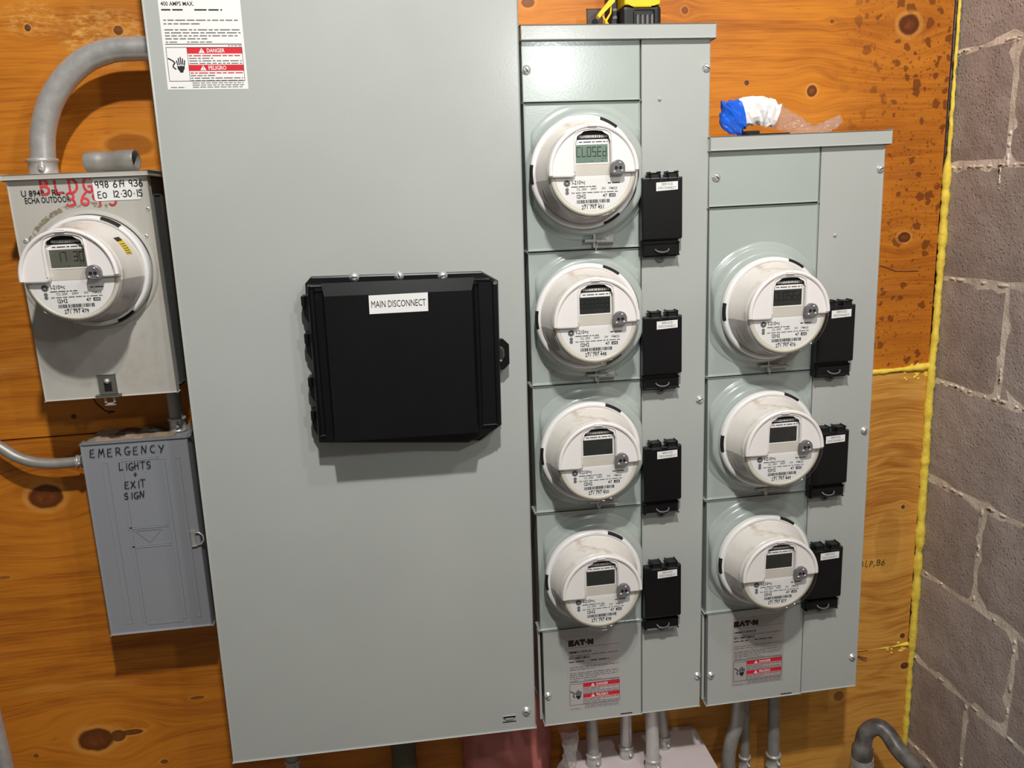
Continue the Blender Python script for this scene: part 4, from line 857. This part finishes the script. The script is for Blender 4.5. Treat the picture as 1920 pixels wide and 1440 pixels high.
# dark hooked pipe at bottom right
Yp = -0.10
P = [at(1617, 1475, Yp), at(1616, 1440, Yp), at(1617, 1405, Yp), at(1624, 1374, Yp+0.005), at(1645, 1363, Yp-0.005), at(1664, 1375, Yp-0.02), at(1682, 1402, Yp-0.045), at(1705, 1428, Yp-0.065), at(1735, 1458, Yp-0.085), at(1765, 1492, Yp-0.10)]
hp = thing('hooked_pipe', 'dark scuffed pipe bent like a hook at the bottom right corner', 'pipe', P[1]); Q = [p-P[1] for p in smooth_path([Vector((P[0].x, P[0].y, 0.0))]+P, 8)]
rr = [0.0205 if i < 26 else 0.0165 for i in range(len(Q))]; MB().tube(Q, rr, 22, caps=True).build('pipe_body', DARKPIPE, hp)
for v, hh_, mt in ((1437, 0.012, GALV), (1424, 0.006, GALV)):
    p = at(1616, v, Yp)-P[1]; MB().tube([p-Vector((0, 0, hh_)), p+Vector((0, 0, hh_))], 0.0222, 22).build('collar', mt, hp)
p = smooth_path(P, 8)[58]-P[1]; p2 = smooth_path(P, 8)[60]-P[1]; MB().tube([p, p2], 0.0195, 22).build('coupling', DARKPIPE, hp)

# ---------------------------------------------------------------- white box standing below, plastic, insulation
bx = thing('white_box', 'white box with flat top standing below the four-meter stack', 'box', (0.1714, -0.215, 0))
XR = 0.138; m = MB(); m.box(-0.138, XR, 0.208, -0.21, 0.0, ZT-0.004, 0, 0.002); m.build('body', CARTON, bx)
MB().box(-0.140, XR+0.002, 0.211, -0.212, ZT-0.004, ZT, 0, 0.0012).build('lid', CARTON, bx)
def crumple(name, pts, radii, seg, mats, label, cat, seed, flat=0.6, parts=None, res=14, yoff=0):
    r = random.Random(seed); root = thing(name, label, cat, pts[0]); P = [Vector(p)-Vector(pts[0]) for p in pts]; Q = smooth_path(P, 5); n = len(Q)
    R = []
    for i in range(n):
        t = i/5; k = min(int(t), len(radii)-2); R.append(radii[k]+(radii[k+1]-radii[k])*(t-k) if t < len(radii)-1 else radii[-1])
    rings = []
    for i, q in enumerate(Q):
        t_ = (Q[min(i+1, n-1)]-Q[max(i-1, 0)]).normalized(); a = Vector((0, 1, 0)); b = t_.cross(a).normalized()
        rings.append([q+(a*math.cos(2*PI*k/res)*flat+b*math.sin(2*PI*k/res))*R[i]*r.uniform(0.78, 1.15) for k in range(res)])
    for (nm, i0, i1, mt, lb) in parts:
        i1 = min(i1, n-1); m = MB(); vs = [v for i in range(i0, i1+1) for v in rings[i]]
        m.add(vs, [(a*res+k, a*res+(k+1) % res, (a+1)*res+(k+1) % res, (a+1)*res+k) for a in range(i1-i0) for k in range(res)], 0, False)
        if i0 == 0: m.add(rings[0], [tuple(range(res))], 0)
        o = m.build(nm, mt, root)
        if lb: o['label'] = lb
    return root
Yw = -0.09; zc = 1.5525
def on(u, v, r=0): p = at(u, v, Yw); return (p.x, Yw, p.z)
crumple('plastic_wrapper', [on(1353, 236), on(1372, 224), on(1392, 212), on(1425, 208), on(1456, 218), on(1490, 234), on(1520, 243), on(1550, 238), on(1577, 222)],
        [0.008, 0.033, 0.022, 0.024, 0.019, 0.016, 0.008, 0.010, 0.008], 1, None, 'crumpled blue, white and clear plastic wrapper on top of the three-meter stack', 'wrapper', 5, 0.5,
        [('blue_end', 0, 10, BAGB, 'blue glossy end'), ('white_band', 10, 20, BAGW, 'white band'), ('clear_tail', 20, 60, POLY, 'clear film tail')])
q = at(1404, 244, -0.06); m = MB(); m.box(-0.028, 0.045, -0.02, 0.02, 0, 0.006, 0, 0.001); m.box(-0.03, -0.005, -0.015, 0.015, 0.005, 0.011, 0, 0.001); m.box(0.05, 0.08, -0.012, 0.012, 0, 0.004, 0, 0.001)
o = m.build('dark_strip', BLACKM); o.location = (q.x, -0.10, 1.5525-0.00229*0+0.0002); tag(o, 'flat dark strip lying under the plastic wrapper', 'strip')
p = at(1068, 1395, -0.13)
crumple('plastic_bag', [(p.x-0.012, -0.14, ZT+0.012), (p.x-0.006, -0.13, ZT+0.035), (p.x+0.002, -0.12, ZT+0.065), (p.x+0.004, -0.11, ZT+0.11)], [0.024, 0.018, 0.012, 0.02], 1, None,
        'crumpled clear plastic bag standing on the left end of the white box', 'bag', 9, 0.8, [('film', 0, 60, POLY, None)])
# pink insulation batt behind
def batt():
    r = random.Random(21); a = at(872, 1400, -0.06); b = at(1040, 1400, -0.06); nx, nz = 18, 22; m = MB(); vs = []
    for k in range(nz+1):
        for i in range(nx+1):
            x = a.x+(b.x-a.x)*i/nx; z = 0.53*k/nz; e = math.sin(PI*i/nx)**0.5
            vs.append((x+r.uniform(-1, 1)*0.003, -0.012-0.06*e*(0.8+0.2*math.sin(k*1.3+i*0.5))-r.uniform(0, 0.006), z+r.uniform(-1, 1)*0.004))
    m.add(vs, [(k*(nx+1)+i, k*(nx+1)+i+1, (k+1)*(nx+1)+i+1, (k+1)*(nx+1)+i) for k in range(nz) for i in range(nx)], 0, True)
    b_ = [(v[0], -0.001, v[2]) for v in vs]; m.add([b_[0], b_[nx], b_[-1], b_[-1-nx]], [(0, 1, 2, 3)], 0)
    o = m.build('insulation_batt', PINK); return tag(o, 'pinkish wrapped insulation batt behind the gap beside the tall cabinet', 'insulation')
batt()

# ---------------------------------------------------------------- battery pack and bits on the taller stack
zt1 = 1.721+0.0003; bl = at(1166, 42, -0.13); br = at(1240, 42, -0.13); yb = -0.10
bp = thing('battery_pack', 'black and yellow power tool battery on top of the four-meter stack', 'battery', ((bl.x+br.x)/2+0.001, yb, zt1)); hw = (br.x-bl.x)/2
m = MB(); m.box(-hw, hw, -0.03, 0.045, 0.0, 0.034, 0, 0.007, 3); m.box(-hw*0.45, hw*0.62, -0.0315, -0.029, 0.004, 0.026, 0, 0.003, 2); m.build('case', BLACKM, bp)
for k in range(4):
    m = MB(); xk = -hw*0.32+k*hw*0.24; m.box(xk, xk+hw*0.12, -0.030, -0.0335, 0.003, 0.019, 0, 0.0008); m.build('vent_rib', PORT, bp)
m = MB(); m.prism([(-hw*0.9, 0.075), (-hw*0.9, 0.0335), (-hw*0.55, 0.0335), (-hw*0.42, 0.0295), (hw*0.42, 0.0295), (hw*0.55, 0.0335), (hw*0.9, 0.0335), (hw*0.9, 0.075)], 0.040, -0.0325, 0, 0.002); m.build('latch_cap', YELLOW, bp)
m = MB(); m.box(-hw-0.013, -hw-0.001, -0.01, 0.03, 0.0, 0.06, 0, 0.003, 2)
for k in range(3): m.box(-hw-0.011, -hw-0.003, -0.0115, -0.009, 0.006+k*0.011, 0.011+k*0.011, 1, 0.001)
m.build('side_grip', [BLACKM, PORT], bp)
x0_ = at(1100, 40, -0.05).x
ab = thing('angle_bracket', 'dark steel bracket with a round hole beside the battery', 'bracket', (x0_+0.012, -0.05, zt1))
m = MB(); m.box(-0.012, 0.014, 0, -0.003, 0, 0.045, 0, 0.0008); m.box(-0.012, 0.014, -0.003, -0.03, 0, 0.003, 0, 0.0005); m.lathe([(0.0068, -0.0031), (0.0058, -0.0036), (0.0055, -0.0031)], 0.001, 0.024, 20, 0); m.disc(0.001, 0.024, 0.0056, -0.0033, 1, 20)
m.build('plate', [plain('dark_bracket_steel', srgb(84, 72, 70), 0.5, 0.3), DARKP], ab)
q = at(1119, 26, -0.13); yc = thing('yellow_clip', 'small yellow plastic wire clip leaning between bracket and battery', 'clip', (q.x, -0.13, zt1))
m = MB(); m.prism([(0, 0.016), (0.002, 0.020), (0.018, 0.038), (0.024, 0.040), (0.024, 0.034), (0.006, 0.017), (0.003, 0.013)], -0.004, 0.006, 0, 0.0008); m.build('arm', YELLOW, yc); yc.scale = (1.15, 1.2, 1.1)
m = MB()
for pts in ([(0.006, 0, 0.020), (0.012, 0, 0.010), (0.013, 0, 0.0012)], [(0.020, 0, 0.034), (0.019, 0, 0.020), (0.013, 0, 0.010), (0.018, 0, 0.0012)], [(0.012, 0, 0.010), (0.019, 0, 0.020)]): m.tube(pts, 0.0012, 6)
m.build('wire', YELLOW, yc)

# ---------------------------------------------------------------- screws and marks on the plywood
wm = MB(); p = at(1612, 1064, -0.0002); hand(wm, 'B1,P,B6', p.x-0.002, p.z, 0.0125, -0.0008, 0.0013, 0, adv=1.0, jit=0.1, lean=0.15, r=random.Random(5)); wm.build('marker_writing', INK, wb)
for i, (u, v) in enumerate(((52, 52), (1696, 1248), (1693, 950), (138, 781), (1400, 155))):
    p = at(u, v, 0); o = MB().lathe([(0.0042, 0.0), (0.0038, -0.001), (0.0015, -0.0008), (0, -0.0003)], n=14).build('wood_screw', RUST, wb); o.location = (p.x, 0.0, p.z)
p = at(1607, 1233, -0.12); nl = MB().tube([(0, 0, 0), (0.018, -0.004, -0.006)], 0.0014, 8).build('nail', RUST); nl.location = (p.x-0.036, -0.001, p.z-0.02)
nl.data.transform(Matrix.Identity(4)); nl.location = (at(1612, 1233, -0.01).x, -0.004, at(1612, 1233, -0.01).z); nl.rotation_euler = (0, 0, 0); tag(nl, 'thin rusty nail sticking out beside the three-meter stack', 'nail')
# crack lines in the upper sheet
ck = MB(); pts = [at(u, v, 0) for u, v in ((1650, 498), (1664, 503), (1680, 509), (1700, 509), (1722, 508))]; ck.ribbon([(p.x, p.z) for p in pts], 0.0013, -0.0003); ck.build('crack', DARKP, wb)

# ---------------------------------------------------------------- details hang under the part that carries them
SUB = {('service_disconnect', 'name_label'): 'lid', ('service_disconnect', 'finger_pull'): 'base_plate', ('service_disconnect', 'seal_ring'): 'base_plate',
       ('electricity_meter', 'hood_rim'): 'hood', ('electricity_meter', 'optical_port'): 'hood', ('electricity_meter', 'ring_slot'): 'sealing_ring', ('electricity_meter', 'caution_sticker'): 'housing',
       ('main_disconnect', 'name_label'): 'raised_lid', ('main_disconnect', 'screw'): 'base_flange', ('main_disconnect', 'edge_line'): 'cover_body', ('main_disconnect', 'side_rib'): 'cover_body',
       ('breaker_panel', 'door_embossing'): 'door', ('breaker_panel', 'marker_writing'): 'door', ('breaker_panel', 'ring_pull'): 'door', ('breaker_panel', 'dust_layer'): 'enclosure',
       ('meter_stack', 'rivet'): 'side_cover', ('meter_stack', 'vent_slot'): 'bottom_cover', ('meter_stack', 'rating_label'): 'bottom_cover', ('meter_stack', 'sealing_latch'): 'socket_cover',
       ('meter_box', 'rivet'): 'front_cover', ('meter_box', 'red_marker_writing'): 'front_cover', ('meter_box', 'stencilled_writing'): 'front_cover', ('meter_box', 'number_sticker'): 'front_cover',
       ('meter_box', 'grime'): 'front_cover', ('meter_box', 'seal_wire'): 'hasp', ('switch_cabinet', 'rating_label'): 'front_cover', ('switch_cabinet', 'hasp'): 'front_cover', ('switch_cabinet', 'screw'): 'front_cover',
       ('conduit', 'set_screw'): 'connector', ('battery_pack', 'vent_rib'): 'case'}
base = lambda o: o.name.split('.')[0]
def midz(o): return sum(v.co.z for v in o.data.vertices)/len(o.data.vertices)+o.location.z
for root in [o for o in C.objects if o.parent is None]:
    kids = list(root.children)
    for c in kids:
        want = SUB.get((base(root), base(c)))
        if not want: continue
        cand = [k for k in kids if base(k) == want and k.parent is root]
        if cand: c.parent = min(cand, key=lambda k: abs(midz(k)-midz(c)))
